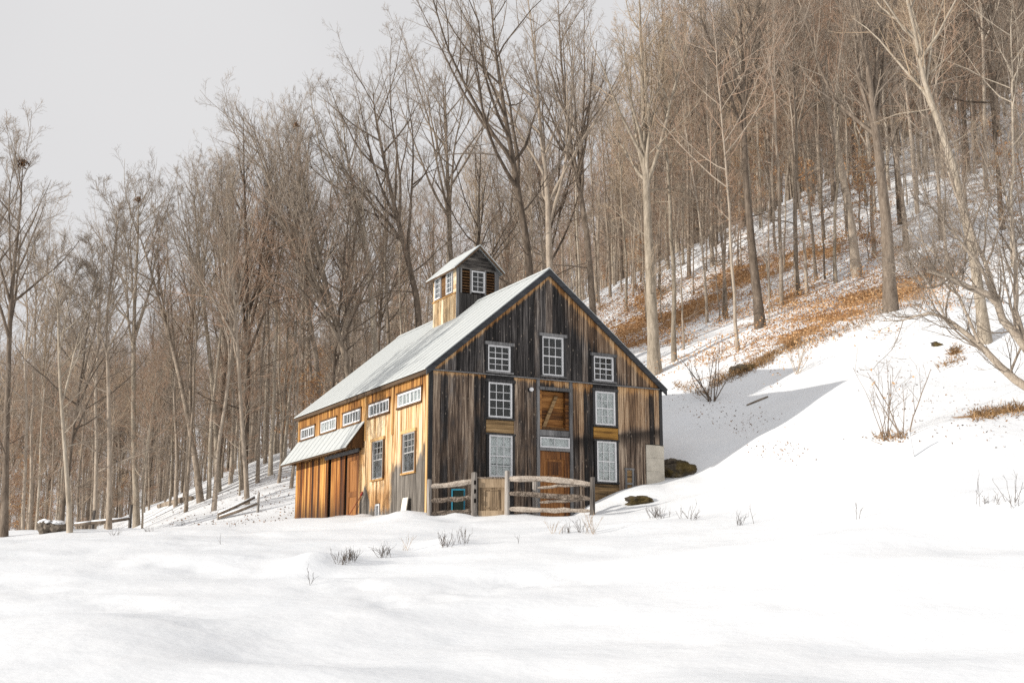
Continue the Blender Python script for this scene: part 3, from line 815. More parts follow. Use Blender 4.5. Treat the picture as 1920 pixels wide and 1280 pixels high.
# hood over the doors
EH, PJ = 4.73, .62
hood = MB()
hood.prism([(-.02, HOODL0, HOODT), (-PJ, HOODL0, EH), (-PJ, HOODL0, EH + .035), (-.02, HOODL0, HOODT + .05)],
           [(-.02, HOODL1, HOODT), (-PJ, HOODL1, EH), (-PJ, HOODL1, EH + .035), (-.02, HOODL1, HOODT + .05)])
hd = hood.build('hood_roof', M['browntrim'], barn, OFF)
for k in range(12):
    l0 = HOODL0 - .05 + (HOODL1 - HOODL0 + .1) / 12 * k; l1 = l0 + (HOODL1 - HOODL0 + .1) / 12
    sl = (HOODT - EH) / PJ
    def hp(l, d0, up): return (-.02 - d0 * (PJ + .06), l, HOODT + .055 + up - d0 * sl * (PJ + .06))
    mb = MB()
    mb.prism([hp(l0 + .003, 0, 0), hp(l0 + .003, 1, 0), hp(l0 + .003, 1, .012), hp(l0 + .003, 0, .012)], [hp(l1 - .003, 0, 0), hp(l1 - .003, 1, 0), hp(l1 - .003, 1, .012), hp(l1 - .003, 0, .012)])
    mb.prism([hp(l0 + .003, 0, .012), hp(l0 + .003, 1, .012), hp(l0 + .003, 1, .03), hp(l0 + .003, 0, .03)], [hp(l0 + .025, 0, .012), hp(l0 + .025, 1, .012), hp(l0 + .025, 1, .03), hp(l0 + .025, 0, .03)])
    mb.build('roof_panel', M['roof'], hd, OFF)
for l_ in (HOODL0 + .02, HOODL1 - .04):
    mb = MB(); mb.prism([(-.03, l_, HOODT - .02), (-PJ + .02, l_, EH - .005), (-.03, l_, EH - .005)], [(-.03, l_ + .025, HOODT - .02), (-PJ + .02, l_ + .025, EH - .005), (-.03, l_ + .025, EH - .005)])
    mb.build('hood_cheek', M['darkgold'], hd, OFF)
mb = MB(); mb.box(-PJ - .005, -PJ - .035, HOODL0, HOODL1, EH - .08, EH + .05); mb.build('fascia', M['browntrim'], hd, OFF)

# far walls, not seen from the photograph
mb = MB(); mb.box(W - .03, W, .3, L, .6, EAVE - .05); mb.build('uphill_wall', M['gable'], barn, OFF)
mb = MB(); mb.prism([(0, L - .03, .6), (W, L - .03, .6), (W, L - .03, EAVE), (UC, L - .03, RIDGE - .2), (0, L - .03, EAVE)], [(0, L, .6), (W, L, .6), (W, L, EAVE), (UC, L, RIDGE - .2), (0, L, EAVE)])
mb.build('rear_wall', M['gable'], barn, OFF)
# main roof: deck, seamed metal panels, rakes, fascia
rd = MB()
for s, uo in ((SLL, -OV), (SLR, W + OV)):
    rd.prism([(uo, -OV + .05, EAVE - .09), (UC, -OV + .05, RIDGE - .09), (UC, -OV + .05, RIDGE - .03), (uo, -OV + .05, EAVE - .03)],
             [(uo, L + OV, EAVE - .09), (UC, L + OV, RIDGE - .09), (UC, L + OV, RIDGE - .03), (uo, L + OV, EAVE - .03)])
roof = rd.build('main_roof', M['browntrim'], barn, OFF)
NP = 21
for side_ in (0, 1):
    for k in range(NP):
        l0 = -OV + (L + 2 * OV) / NP * k; l1 = l0 + (L + 2 * OV) / NP
        ue = -OV - .05 if side_ == 0 else W + OV + .05
        s = SLL if side_ == 0 else SLR
        ze = EAVE - .05 * s
        mb = MB()
        mb.prism([(ue, l0 + .002, ze - .026), (UC, l0 + .002, RIDGE - .026), (UC, l0 + .002, RIDGE), (ue, l0 + .002, ze)], [(ue, l1 - .002, ze - .026), (UC, l1 - .002, RIDGE - .026), (UC, l1 - .002, RIDGE), (ue, l1 - .002, ze)])
        mb.prism([(ue, l0 + .004, ze), (UC, l0 + .004, RIDGE), (UC, l0 + .004, RIDGE + .010), (ue, l0 + .004, ze + .010)], [(ue, l0 + .03, ze), (UC, l0 + .03, RIDGE), (UC, l0 + .03, RIDGE + .010), (ue, l0 + .03, ze + .010)])
        mb.build('roof_panel', M['roof'], roof, OFF)
mb = MB(); mb.prism([(UC - .14, -OV, RIDGE - .10), (UC, -OV, RIDGE + .035), (UC + .14, -OV, RIDGE - .10), (UC, -OV, RIDGE + .01)], [(UC - .14, L + OV, RIDGE - .10), (UC, L + OV, RIDGE + .035), (UC + .14, L + OV, RIDGE - .10), (UC, L + OV, RIDGE + .01)])
mb.build('ridge_cap', M['roof'], roof, OFF)
for (u0, z0) in ((-OV, EAVE), (W + OV, EAVE)):
    for l0, l1 in ((-OV - .02, -OV + .045), (L + OV, L + OV + .04)):
        mb = MB(); mb.prism([(u0, l0, z0 - .24), (UC, l0, RIDGE - .25), (UC, l0, RIDGE - .03), (u0, l0, z0 - .03)], [(u0, l1, z0 - .24), (UC, l1, RIDGE - .25), (UC, l1, RIDGE - .03), (u0, l1, z0 - .03)])
        mb.build('rake_board', M['rake'], roof, OFF)
mb = MB(); mb.box(-OV - .0, -OV + .03, -OV + .05, L + OV, EAVE - .20, EAVE - .09); mb.build('fascia', M['browntrim'], roof, OFF)
# cupola: its walls, windows, louvres and little roof
U0, U1, L0, L1, CE, CR = 3.35, 5.07, 5.20, 7.25, 11.52, 12.36
CUC = (U0 + U1) / 2
CG, CS = Face('g', L0), Face('s', U0)
cw = MB(); cw.prism([(U0 + .06, L0 + .20, 9.3), (U1 - .06, L0 + .20, 9.3), (U1 - .06, L0 + .20, CE), (CUC, L0 + .20, CR - .2), (U0 + .06, L0 + .20, CE)], [(U0 + .06, L0 + .22, 9.3), (U1 - .06, L0 + .22, 9.3), (U1 - .06, L0 + .22, CE), (CUC, L0 + .22, CR - .2), (U0 + .06, L0 + .22, CE)])
cw.box(U0 + .20, U0 + .22, L0 + .23, L1 - .1, 9.3, CE)
cup = cw.build('cupola', M['sheath'], barn, OFF)
csl = (CR - .02 - CE) / (CUC - U0)
ctop = lambda a: CE + (CUC - U0 - abs(a - CUC)) * csl - .08
M['cupgable'] = wood('dark_cupola_boards', [(0.3, (0.014, 0.013, 0.013)), (0.5, (0.04, 0.037, 0.036)), (0.75, (0.13, 0.12, 0.11))], 30, 0.9, 0.85)
M['cuppale'] = wood('pale_grey_cupola_boards', [(0.36, (0.02, 0.018, 0.017)), (0.48, (0.10, 0.09, 0.082)), (0.66, (0.36, 0.33, 0.29))], 12, 1.6, 0.85, axis='x')
M['cupside'] = wood('cream_cupola_boards', [(0.36, (0.12, 0.06, 0.03)), (0.45, (0.56, 0.39, 0.21)), (0.62, (0.78, 0.66, 0.47))], 26, 0.9, 0.8)
boards(CG, cup, M['cupgable'], U0 + .08, U1 - .08, roof_z(U0) - .1, lambda a: 10.53, .16)
cwin = (3.95, 4.48, 10.60, 11.40)
for z0 in (11.44, 11.62, 11.80, 11.98):
    hw = lambda z: (CR - .1 - z) / csl
    h0, h1 = min(hw(z0), .80), min(hw(z0 + .175), .80)
    mb = MB(); CG.prism(mb, [(CUC - h0, z0), (CUC + h0, z0), (CUC + h1, z0 + .17), (CUC - h1, z0 + .17)], -.03, .005 + random.uniform(0, .01)); mb.build('plank', M['cuppale'], cup, OFF)
for a0, a1 in ((U0, U0 + .10), (U1 - .10, U1), (3.50, 3.56), (3.89, 3.945), (4.485, 4.54), (4.90, 4.96)):
    mb = MB(); CG.box(mb, a0, a1, 9.4 if a0 < 3.4 or a0 > 4.95 else 10.53, CE - .06, -.03, .03); mb.build('cupola_post', M['greytrim'], cup, OFF)
for a0, a1 in ((3.56, 3.89), (4.54, 4.90)):
    for k in range(8):
        z0 = 10.57 + k * .105
        mb = MB(); mb.prism([CG.pt(a0, z0, .03), CG.pt(a0, z0 + .02, .03), CG.pt(a0, z0 + .085, -.05), CG.pt(a0, z0 + .065, -.05)], [CG.pt(a1, z0, .03), CG.pt(a1, z0 + .02, .03), CG.pt(a1, z0 + .085, -.05), CG.pt(a1, z0 + .065, -.05)])
        mb.build('louver_slat', M['darkgold'], cup, OFF)
window(CG, cwin, 2, 4, None, sash=.04, mid=False, name='cupola_window')
boards(CS, cup, M['cupside'], L0 + .02, L1 - .02, roof_z(U0) - .12, lambda a: 10.52, .15)
for w in ((5.50, 6.02, 10.58, 11.42), (6.52, 7.04, 10.58, 11.42)):
    window(CS, w, 2, 4, None, sash=.045, mid=False, name='cupola_window')
for a0, a1 in ((L0 + .015, 5.46), (6.06, 6.48), (7.08, L1 - .02)):
    for k in range(6):
        mb = MB(); CS.box(mb, a0, a1, 10.54 + k * .15, 10.54 + k * .15 + .144, -.03, random.uniform(0, .012)); mb.build('plank', M['darkgold' if a0 > 5.5 and a0 < 7 else 'cupside'], cup, OFF)
mb = MB(); CS.box(mb, L0 + .01, L1, 10.50, 10.54, -.03, .05); mb.build('sill', M['goldtrim'], cup, OFF)
mb = MB(); mb.box(U1 - .03, U1, L0 + .25, L1, 9.4, CE); mb.box(U0 + .1, U1, L1 - .03, L1, 9.4, CE); mb.build('cupola_back', M['cupgable'], cup, OFF)
cr = MB()
OC = .17
for sgn in (-1, 1):
    ue = CUC + sgn * (CUC - U0 + OC); ze = CE - OC * csl + .03
    cr.prism([(ue, L0 - .2, ze), (CUC, L0 - .2, CR - .02), (CUC, L0 - .2, CR + .02), (ue, L0 - .2, ze + .04)], [(ue, L1 + .3, ze), (CUC, L1 + .3, CR - .02), (CUC, L1 + .3, CR + .02), (ue, L1 + .3, ze + .04)])
crf = cr.build('cupola_roof', M['roof'], barn, OFF)
for sgn in (-1, 1):
    ue = CUC + sgn * (CUC - U0 + OC - .01); ze = CE - OC * csl + .03
    mb = MB(); mb.prism([(ue, L0 - .19, ze - .09), (CUC, L0 - .19, CR - .11), (CUC, L0 - .19, CR - .022), (ue, L0 - .19, ze - .002)], [(ue, L0 - .16, ze - .09), (CUC, L0 - .16, CR - .11), (CUC, L0 - .16, CR - .022), (ue, L0 - .16, ze - .002)])
    mb.build('rake_board', M['browntrim'], crf, OFF)
mb = MB(); mb.box(U0 - OC + .01, U0 - OC + .035, L0 - .15, L1 + .28, CE - OC * csl - .04, CE - OC * csl + .025); mb.build('fascia', M['browntrim'], crf, OFF)

# ------------------------------------------------------------------ yard things
def leaning(name, l0, l1, z0, z1, mat, label, cat):
    p = uw(-.16, (l0 + l1) / 2)
    e = empty(name, (p[0], p[1], z0), TH, label=label, cat=cat)
    return e
# white board leaning on the side wall
p = uw(-.10, 1.39)
mb = MB(); mb.prism([(-.17, -.21, -.4), (-.17, .21, -.4), (-.14, .21, -.4), (-.14, -.21, -.4)], [(-.03, -.20, .50), (-.03, .20, .50), (0, .20, .50), (0, -.20, .50)])
o = mb.build('white_board', M['offwhite']); o.location = (p[0], p[1], 2.28); o.rotation_euler = (0, 0, TH)
setp(o, 'narrow off-white board standing against the grey foot of the side wall', 'board')
# shovel leaning on the wall
p = uw(-.30, 6.35)
e = empty('shovel', (p[0], p[1], 2.25), TH, label='long wooden shovel leaning on the side wall beside the brown panel door', cat='shovel')
mb = MB(); mb.tube([(0, 0, -.05), (.13, -.62, .5), (.24, -1.08, .92)], [.022, .02, .02], 6); mb.build('handle', M['handle'], e)
mb = MB(); mb.tube([(.22, -1.02, .86), (.24, -1.10, .97)], [.045, .03], 6); mb.build('grip', M['red'], e)
mb = MB(); mb.prism([(-.02, -.10, -.30), (-.02, .14, -.30), (.02, .14, -.02), (.02, -.10, -.02)], [(-.04, -.10, -.30), (-.04, .14, -.30), (0, .14, -.02), (0, -.10, -.02)]); mb.build('blade', M['greytrim'], e)

# split rail fence in front of the gable
FY = 37.15
fence = empty('split_rail_fence', pix(950, 968, FY), 0, label='grey split rail fence standing in the snow before the gable', cat='fence')
fo = np.array(fence.location)
def fpt(px, py, dy=0.0): return pix(px, py, FY + dy) - fo
def fpost(px, yt, yb, w, holes=True):
    mb = MB(); a, b = fpt(px, yb + 25), fpt(px, yt)
    mb.tube([a, a * .6 + b * .4, a * .3 + b * .7, b * .985 + a * .015, b], [w, w * .97, w * .95, w * .9, w * .72], 8, .16)
    po = mb.build('post', M['fencepost'], fence)
    if holes:
        for fz in (.18, .5, .8):
            q = a * (1 - (.42 + fz * .5)) + b * (.42 + fz * .5)
            h = MB(); h.tube([q + np.array([.03, -w * 1.04, -.06]), q + np.array([.03, -w * 1.05, .06])], [.035, .035], 8); h.build('mortise_black_plug', M['black'], po)  # black plug on the post face, painted darkness for a mortise hole
for px, yt, yb, w, hl in ((805, 898, 972, .085, False), (889, 885, 970, .105, True), (951, 882, 967, .085, False), (1111, 894, 962, .085, False)): fpost(px, yt, yb, w, hl)
mbp = MB()
def frail(pts, r0, r1, dy=0.0):
    """one split rail, uneven along its length"""
    P = [fpt(x, y, dy + k * .02) for k, (x, y) in enumerate(pts)]
    Q = []; n = 9
    ts = np.linspace(0, len(P) - 1, n)
    for t in ts:
        k = min(int(t), len(P) - 2); Q.append(P[k] * (1 - (t - k)) + P[k + 1] * (t - k) + np.array([0, random.uniform(-.012, .012), random.uniform(-.014, .014)]))
    rr = [r0 + (r1 - r0) * k / (n - 1) for k in range(n)]
    rr = [r * 1.15 * random.uniform(.9, 1.1) for r in rr]; rr[0] *= .7; rr[-1] *= .7
    mb = MB(); mb.tube(Q, rr, 6, .35, smooth=False)
    mb.build('rail', M['fence'], fence)
frail([(806, 912), (850, 908), (889, 901)], .065, .085)
frail([(806, 939), (889, 932)], .07, .065)
frail([(806, 963), (889, 959)], .065, .075)
frail([(951, 897), (1030, 898), (1111, 907)], .085, .075)
frail([(951, 925), (1040, 929), (1111, 935)], .07, .07)
frail([(951, 954), (1040, 956), (1108, 957)], .075, .055)
frail([(1008, 915), (1060, 909), (1111, 908)], .035, .06, .12)
frail([(1012, 941), (1070, 938), (1111, 934)], .04, .055, .12)
# grey post further back, behind the rails
p = pix(1003, 962, 38.0)
mb = MB(); mb.tube([(0, 0, -.4), (0, 0, .5), (.01, 0, 1.0), (.01, 0, 1.03)], [.09, .09, .085, .06], 8, .15)
o = mb.build('fence_post', M['fencepost'], label='single grey post half hidden behind the fence rails before the front door', cat='post'); o.location = p
# old panelled door used as a gate between two posts
g0, g1_ = pix(897, 966, FY + .05), pix(947, 966, FY + .05)
gt = empty('gate', (g0[0], g0[1], g0[2]), 0, label='tan panelled old door set as a gate between two fence posts', cat='gate')
gwid = g1_[0] - g0[0]; gh = pix(920, 897, FY)[2] - g0[2]
mb = MB(); mb.box(0, gwid, -.02, .02, -.2, gh); mb.build('door_panel', M['gate'], gt)
for (x0, x1, z0, z1) in ((0, gwid, gh - .26, gh), (0, gwid, -.1, .14), (0, .11, .14, gh - .26), (gwid - .11, gwid, .14, gh - .26)):
    mb = MB(); mb.box(x0 + .002, x1 - .002, -.05, -.021, z0, z1); mb.build('stile', M['gate'], gt)
for (x0, x1, z0, z1) in ((.16, gwid - .16, gh - .36, gh - .32), (.16, gwid - .16, .2, .24), (.16, .20, .24, gh - .36), (gwid - .20, gwid - .16, .24, gh - .36)):
    mb = MB(); mb.box(x0, x1, -.036, -.021, z0, z1); mb.build('moulding', M['gate'], gt)
mb = MB(); mb.box(-.05, gwid + .02, -.07, .07, gh + .004, gh + .05); mb.build('cap', M['fence'], gt)
# turquoise framed screen behind the fence
q0, q1 = pix(846, 958, 37.75), pix(872, 958, 37.75)
sx_ = q1[0] - q0[0]; hz = pix(850, 916, 37.75)[2] - q0[2]
e = empty('screen_frame', (q0[0], q0[1], q0[2]), 0, label='turquoise framed dark screen standing behind the left fence rails', cat='screen')
mb = MB()
for (x0, x1, z0, z1) in ((0, .045, -.3, hz), (sx_ - .045, sx_, -.3, hz), (.045, sx_ - .045, hz - .045, hz), (.045, sx_ - .045, -.02, .02)): mb.box(x0, x1, -.02, .02, z0, z1)
mb.build('frame', M['turq'], e)
mb = MB(); mb.box(.04, sx_ - .04, -.004, .004, -.3, hz - .04); mb.build('mesh_panel', M['screen'], e)

# rocks
def rock(name, c, sx, sy, sz, seed, mat, label, cat, sub=4, **kw):
    r = np.random.default_rng(seed)
    import bmesh
    bm = bmesh.new(); bmesh.ops.create_icosphere(bm, subdivisions=sub, radius=1)
    from mathutils import noise
    off = Vector(r.random(3) * 40)
    for v in bm.verts:
        n = v.co.normalized()
        d = 1 + .45 * noise.noise(n * 1.3 + off) + .22 * noise.noise(n * 3.1 + off) + .12 * noise.noise(n * 7 + off)
        v.co = Vector((n.x * sx * d, n.y * sy * d, n.z * sz * d))
    me = bpy.data.meshes.new(name); bm.to_mesh(me); bm.free()
    me.materials.append(mat)
    o = link(name, me, label=label, cat=cat, **kw); o.location = c
    return o
p = hit(1268, 893); rock('boulder', (p[0], p[1] + .2, p[2] + .18), .62, .5, .36, 3, M['rock'], 'dark mossy boulder beside the pale foundation at the barn corner', 'boulder')
p = hit(1197, 942); rock('boulder', (p[0], p[1], p[2] + .02), .42, .35, .17, 5, M['rock'], 'low brown boulder poking out of the snow right of the fence', 'boulder')
p = hit(1757, 648); rock('stone', (p[0], p[1], p[2] - .02), .22, .2, .14, 1757, M['rock'], 'small bare stone on the snow near the right edge tree', 'stone', 3)
p = hit(1400, 690); rock('mossy_rock', (p[0], p[1], p[2] - .12), 0.7, .4, .24, 1375, M['rock'], 'mossy ledge half buried along the upper edge of the snowbank', 'rock', 4)
# left edge: stump of a culvert and rail fences, logs
p = hit(95, 998)
e = empty('snowy_stone', (p[0], p[1], p[2]), .2, label='low dark stone capped with snow at the edge of the left woods', cat='stone')
for (dx, sx, sz, sd) in ((-.24, .26, .30, 21), (.2, .34, .26, 22)):
    q = rock('boulder_piece', (0, 0, 0), sx, .26, sz, sd, M['stone'], None, None, 3); q.parent = e; q.location = (dx, 0, .16)
    q = rock('snow_cap', (0, 0, 0), sx * .85, .24, sz * .35, sd + 5, M['snow'], None, None, 3); q.parent = e; q.location = (dx, 0, .16 + sz * .82)
e.scale = (.75, .75, .75)
def rails_fence(name, posts, Yd, rails, label, h=.9):
    c = pix(*posts[0][:2], Yd); e = empty(name, c, 0, label=label, cat='fence')
    for px, py, hp_ in posts:
        q = pix(px, py, Yd) - c
        mb = MB(); mb.tube([q + np.array([0, 0, -.5]), q + np.array([0, 0, hp_ * .6]), q + np.array([.02, 0, hp_])], [.07, .065, .055], 6, .2); mb.build('post', M['fencepost'], e)
    for (x0, y0, x1, y1) in rails:
        a_, b_ = pix(x0, y0, Yd - .05) - c, pix(x1, y1, Yd - .05) - c
        mb = MB(); mb.tube([a_, a_ * .5 + b_ * .5 + np.array([0, 0, -.02]), b_], [.06, .065, .05], 6, .25); mb.build('rail', M['darkbark'], e)
        mb = MB(); mb.tube([a_ + np.array([0, 0, .06]), a_ * .5 + b_ * .5 + np.array([0, 0, .05]), b_ + np.array([0, 0, .05])], [.035, .045, .03], 6, .25); mb.build('snow_cap', M['snow'], e)
rails_fence('rail_fence', [(173, 1000, .85), (243, 992, .9)], 46, [(140, 984, 174, 979), (172, 980, 243, 972)], 'dark rail fence between trunks at the edge of the left woods')
pb = hit(410, 974)
rails_fence('rail_fence', [(409, 974, .35), (484, 945, .5)], pb[1], [(409, 964, 478, 932), (411, 970, 482, 944)], 'broken rail fence sloping down the snow left of the barn')
def log(px0, py0, px1, py1, r, label):
    a_, b_ = hit(px0, py0), hit(px1, py1)
    c = (a_ + b_) / 2; a2, b2 = a_ - c, b_ - c
    mb = MB(); up = np.array([0, 0, r * .7])
    mb.tube([a2 + up, a2 * .4 + b2 * .6 - 0 + up * 1.2, b2 + up], [r * .7, r, r * .8], 8, .2)
    o = mb.build('fallen_log', M['bark'], label=label, cat='log'); o.location = c
log(297, 953, 360, 938, .16, 'fallen log lying on the snow below the left slope trees')
log(268, 948, 312, 936, .07, 'thin fallen branch in front of the dark left woods')
log(1400, 762, 1440, 745, .04, 'thin dead stick lying on the shaded snow right of the barn')

# ------------------------------------------------------------------ trees
def tubes(P, Rr, S):
    """P (N,K,3) polylines, Rr (N,K) radii, S sides -> verts, quads"""
    N, K, _ = P.shape
    T = np.gradient(P, axis=1); T /= np.linalg.norm(T, axis=2, keepdims=True) + 1e-9
    ref = np.where(np.abs(T[..., 2:3]) > .8, np.array([1., 0, 0]), np.array([0, 0, 1.]))
    ref = np.broadcast_to(ref[:, :1], T.shape) if K > 2 else ref
    A = np.cross(T, ref); A /= np.linalg.norm(A, axis=2, keepdims=True) + 1e-9
    B = np.cross(T, A)
    w = 2 * np.pi * np.arange(S) / S
    V = P[:, :, None] + Rr[:, :, None, None] * (A[:, :, None] * np.cos(w)[:, None] + B[:, :, None] * np.sin(w)[:, None])
    idx = np.arange(N * K * S).reshape(N, K, S)
    a_, b_ = idx[:, :-1], idx[:, 1:]
    Q = np.stack([a_, np.roll(a_, -1, 2), np.roll(b_, -1, 2), b_], -1).reshape(-1, 4)
    return V.reshape(-1, 3), Q

def grow(r, P, Rr, n, t0, t1, ang, ratio, fall, K, up, wig, rk, rend=.35, jit=.3, plen=None, minlen=0.12):
    N, KP, _ = P.shape
    if plen is None: plen = np.linalg.norm(np.diff(P, axis=1), axis=2).sum(1)
    idx = np.repeat(np.arange(N), n)
    t = (np.tile(np.arange(n), N) + r.random(N * n)) / n * (t1 - t0) + t0
    s = t * (KP - 1); k = np.minimum(s.astype(int), KP - 2); f = (s - k)[:, None]
    base = P[idx, k] * (1 - f) + P[idx, k + 1] * f
    tan = P[idx, k + 1] - P[idx, k]; tan /= np.linalg.norm(tan, axis=1, keepdims=True) + 1e-9
    pr = Rr[idx, k] * (1 - f[:, 0]) + Rr[idx, k + 1] * f[:, 0]
    rv = r.normal(size=(N * n, 3)); perp = np.cross(tan, rv); perp /= np.linalg.norm(perp, axis=1, keepdims=True) + 1e-9
    a_ = np.radians(r.uniform(ang[0], ang[1], N * n))[:, None]
    d = tan * np.cos(a_) + perp * np.sin(a_)
    ln = np.maximum(plen[idx] * ratio * (1 - fall * (t - t0) / max(t1 - t0, 1e-3)) * r.uniform(1 - jit, 1 + jit, N * n), minlen)
    out = np.empty((N * n, K, 3)); out[:, 0] = base
    st = (ln / (K - 1))[:, None]
    for q in range(1, K):
        d = d + np.array([0, 0, up]) / (K - 1) + r.normal(size=d.shape) * wig / (K - 1) ** .5
        d /= np.linalg.norm(d, axis=1, keepdims=True)
        out[:, q] = out[:, q - 1] + d * st
    r0 = np.minimum(pr * .72, rk * ln)
    taper = np.linspace(1, rend, K)[None]
    return out, r0[:, None] * taper, ln

def resample(P, Rr, K):
    s = np.linspace(0, P.shape[1] - 1, K); k = np.minimum(s.astype(int), P.shape[1] - 2); f = (s - k)
    return P[:, k] * (1 - f)[None, :, None] + P[:, k + 1] * f[None, :, None], Rr[:, k] * (1 - f)[None] + Rr[:, k + 1] * f[None]

def leaves_mesh(r, pts, size, mat, name='leaves'):
    n = len(pts)
    a_ = r.normal(size=(n, 3)); a_ /= np.linalg.norm(a_, axis=1, keepdims=True)
    b_ = np.cross(a_, r.normal(size=(n, 3))); b_ /= np.linalg.norm(b_, axis=1, keepdims=True)
    s = (size * r.uniform(.6, 1.3, n))[:, None]
    V = np.stack([pts - a_ * s, pts + b_ * s * .45, pts + a_ * s, pts - b_ * s * .45], 1).reshape(-1, 3)
    return np_mesh(name, V, np.arange(4 * n).reshape(-1, 4), mat)

TW = 1.0
def tree_meshes(seed, path, r0, fork=.45, leaders=2, lead_ang=(8, 22), limbs=9, limb_ang=(28, 55), limb_ratio=.34, sub=6, sub2=5, tw=4, up=.42, leafy=0, bark='bark', twig='twig', low=0.0, name='tree', ext=None, tip=.0068):
    """trunk mesh (stem, leaders, limbs), crown mesh (branches, twigs), leaves mesh or None"""
    r = np.random.default_rng(seed)
    P = np.asarray(path, float)[None]
    K0 = 14
    tt = np.linspace(0, 1, K0)
    P, _ = resample(P, np.ones(P.shape[:2]), K0)
    if ext is None: P = P + np.cumsum(r.normal(size=(1, K0, 3)) * np.array([.05, .05, 0]) * (tt > 0)[None, :, None], axis=1)
    H = np.linalg.norm(np.diff(P, axis=1), axis=2).sum()
    rad = r0 * (1 - tt * .94) ** .9
    rad[0] *= 1.35; rad[1] *= 1.03
    P0 = P.copy()
    P0[:, 0, 2] -= .4
    Rr = rad[None]
    stems, radii, lens = [P[:, 1:] if False else P], [Rr], [np.array([H])]
    solidV, solidQ, nV = [], [], 0
    def addt(lst, Pp, R_, S):
        V, Q = tubes(Pp, R_, S); lst.append((V, Q))
    tr, cr_ = [], []
    addt(tr, P0, Rr, 9)
    if leaders:
        Lp, Lr, Ll = grow(r, P, Rr, leaders, max(fork - .06, .1), fork + .16, lead_ang, (1 - fork) * .92, .25, K0, up * 1.1, .20, .028, .10, .2)
        Lr = np.maximum(Lr, .012)
        addt(tr, Lp, Lr, 6)
        ax, ar = np.concatenate([P, Lp]), np.concatenate([Rr, Lr])
        # limbs on the stem above the fork, and all along the leaders
        Bp1, Br1, Bl1 = grow(r, P, Rr, limbs, fork, .97, limb_ang, limb_ratio * (1 - low), .55, 8, up * 1.7, .24, .0155, .18)
        Bp2, Br2, Bl2 = grow(r, Lp, Lr, max(3, limbs - 2), .18, .97, limb_ang, limb_ratio * 1.15, .6, 8, up * 1.7, .24, .0155, .18)
        Bp, Br, Bl = np.concatenate([Bp1, Bp2]), np.concatenate([Br1, Br2]), np.concatenate([Bl1, Bl2])
    else:
        Bp, Br, Bl = grow(r, P, Rr, limbs + 5, fork * .9, .98, limb_ang, limb_ratio, .6, 8, up * 1.7, .24, .0155, .18)
    # a few thin dead branches low on the stem
    Dp, Dr, Dl = grow(r, P, Rr, 4, .12, fork + .02, (50, 85), .13, .0, 8, .15, .25, .012, .2, .6)
    Bp, Br, Bl = np.concatenate([Bp, Dp]), np.concatenate([Br, Dr]), np.concatenate([Bl, Dl])
    Br = np.maximum(Br, tip)
    addt(tr, Bp, Br, 5)
    Cp, Cr, Cl = grow(r, Bp, Br, sub, .16, .98, (25, 55), .42, .55, 5, up * .7, .22, .012, .3, .35, Bl)
    # leaders and stem tips also carry branches of their own
    sp_, sr_ = (ax, ar) if leaders else (P, Rr)
    Gp, Gr, Gl = grow(r, sp_, sr_, 14, max(fork, .5), 1.0, (18, 45), .10, .3, 5, up, .22, .014, .5, .35)
    Cp, Cr, Cl = np.concatenate([Cp, Gp]), np.concatenate([Cr, Gr]), np.concatenate([Cl, Gl])
    Cr = np.maximum(Cr, tip * .75)
    addt(cr_, Cp, Cr, 4)
    Ep, Er, El = grow(r, Cp, Cr, sub2, .15, 1.0, (22, 55), .46, .5, 4, up * .5, .22, .009, .5, .35, Cl)
    Er = np.maximum(Er, tip * .55)
    addt(cr_, Ep, Er, 3)
    last = Ep
    if tw:
        Tp, Tr, Tl = grow(r, Ep, Er, tw, .15, 1.0, (20, 55), .55, .35, 3, up * .4, .2, .008, .6, .35, El, .15)
        Tr = np.maximum(Tr, tip * .42)
        addt(cr_, Tp, Tr, 3)
        last = Tp
    def join(lst, nm, mat, smooth):
        o_, Vs, Qs = 0, [], []
        for V, Q in lst: Vs.append(V); Qs.append(Q + o_); o_ += len(V)
        return np_mesh(nm, np.concatenate(Vs), np.concatenate(Qs), mat, smooth)
    tm = join(tr, 'trunk', M[bark], True); cm = join(cr_, 'crown', M[twig], True)
    lm_ = None
    if leafy:
        q = last[:, -1]; sel = r.integers(0, len(q), leafy)
        lm_ = leaves_mesh(r, q[sel] + r.normal(size=(leafy, 3)) * .05, .075, M['leaf'])
    return tm, cm, lm_

def plant(meshes, loc, rz, s, label, cat, group=None, name='bare_tree'):
    e = empty(name, loc, rz, label=label, cat=cat, group=group)
    e.scale = (s, s, s)
    tm, cm, lm_ = meshes
    link('trunk', tm, e); link('crown', cm, e)
    if lm_: link('leaves', lm_, e)
    return e

# --- trees one can tell apart, each with its own stem line
tips = {}
def hero(name, pts, w, label, Y=None, bark='bark', twig='twig', cat='tree', nudge=0.0, **kw):
    if Y is None: b0 = hit(pts[0][0], pts[0][1], 30, 120); Yd = b0[1]
    else:
        Yd = Y; q = pix(pts[0][0], pts[0][1], Yd); b0 = np.array([q[0], Yd, g1(q[0], Yd)])
    if pts[-1][1] > 60:
        k = .86; pts = pts[:-1] + [(pts[-2][0] + (pts[-1][0] - pts[-2][0]) * .5, pts[-2][1] + (pts[-1][1] - pts[-2][1]) * .5)]
    path = [pix(x, y, Yd) for x, y in pts]
    path = np.array(path) - b0
    path[0] = (0, 0, 0)
    sd = abs(hash(tuple(pts[0]))) % 9999
    # bow towards or away from the viewer a little, so the stem is not flat in one plane
    r = np.random.default_rng(sd); path[1:, 1] += np.cumsum(r.normal(size=len(path) - 1) * .22)
    r0 = w / 2 * Yd / F
    ms = tree_meshes(sd, path, r0, bark=bark, twig=twig, ext=True, **kw)
    tips[pts[0]] = b0 + path[-1]
    return plant(ms, b0, 0, 1.0, label, cat, None, name)
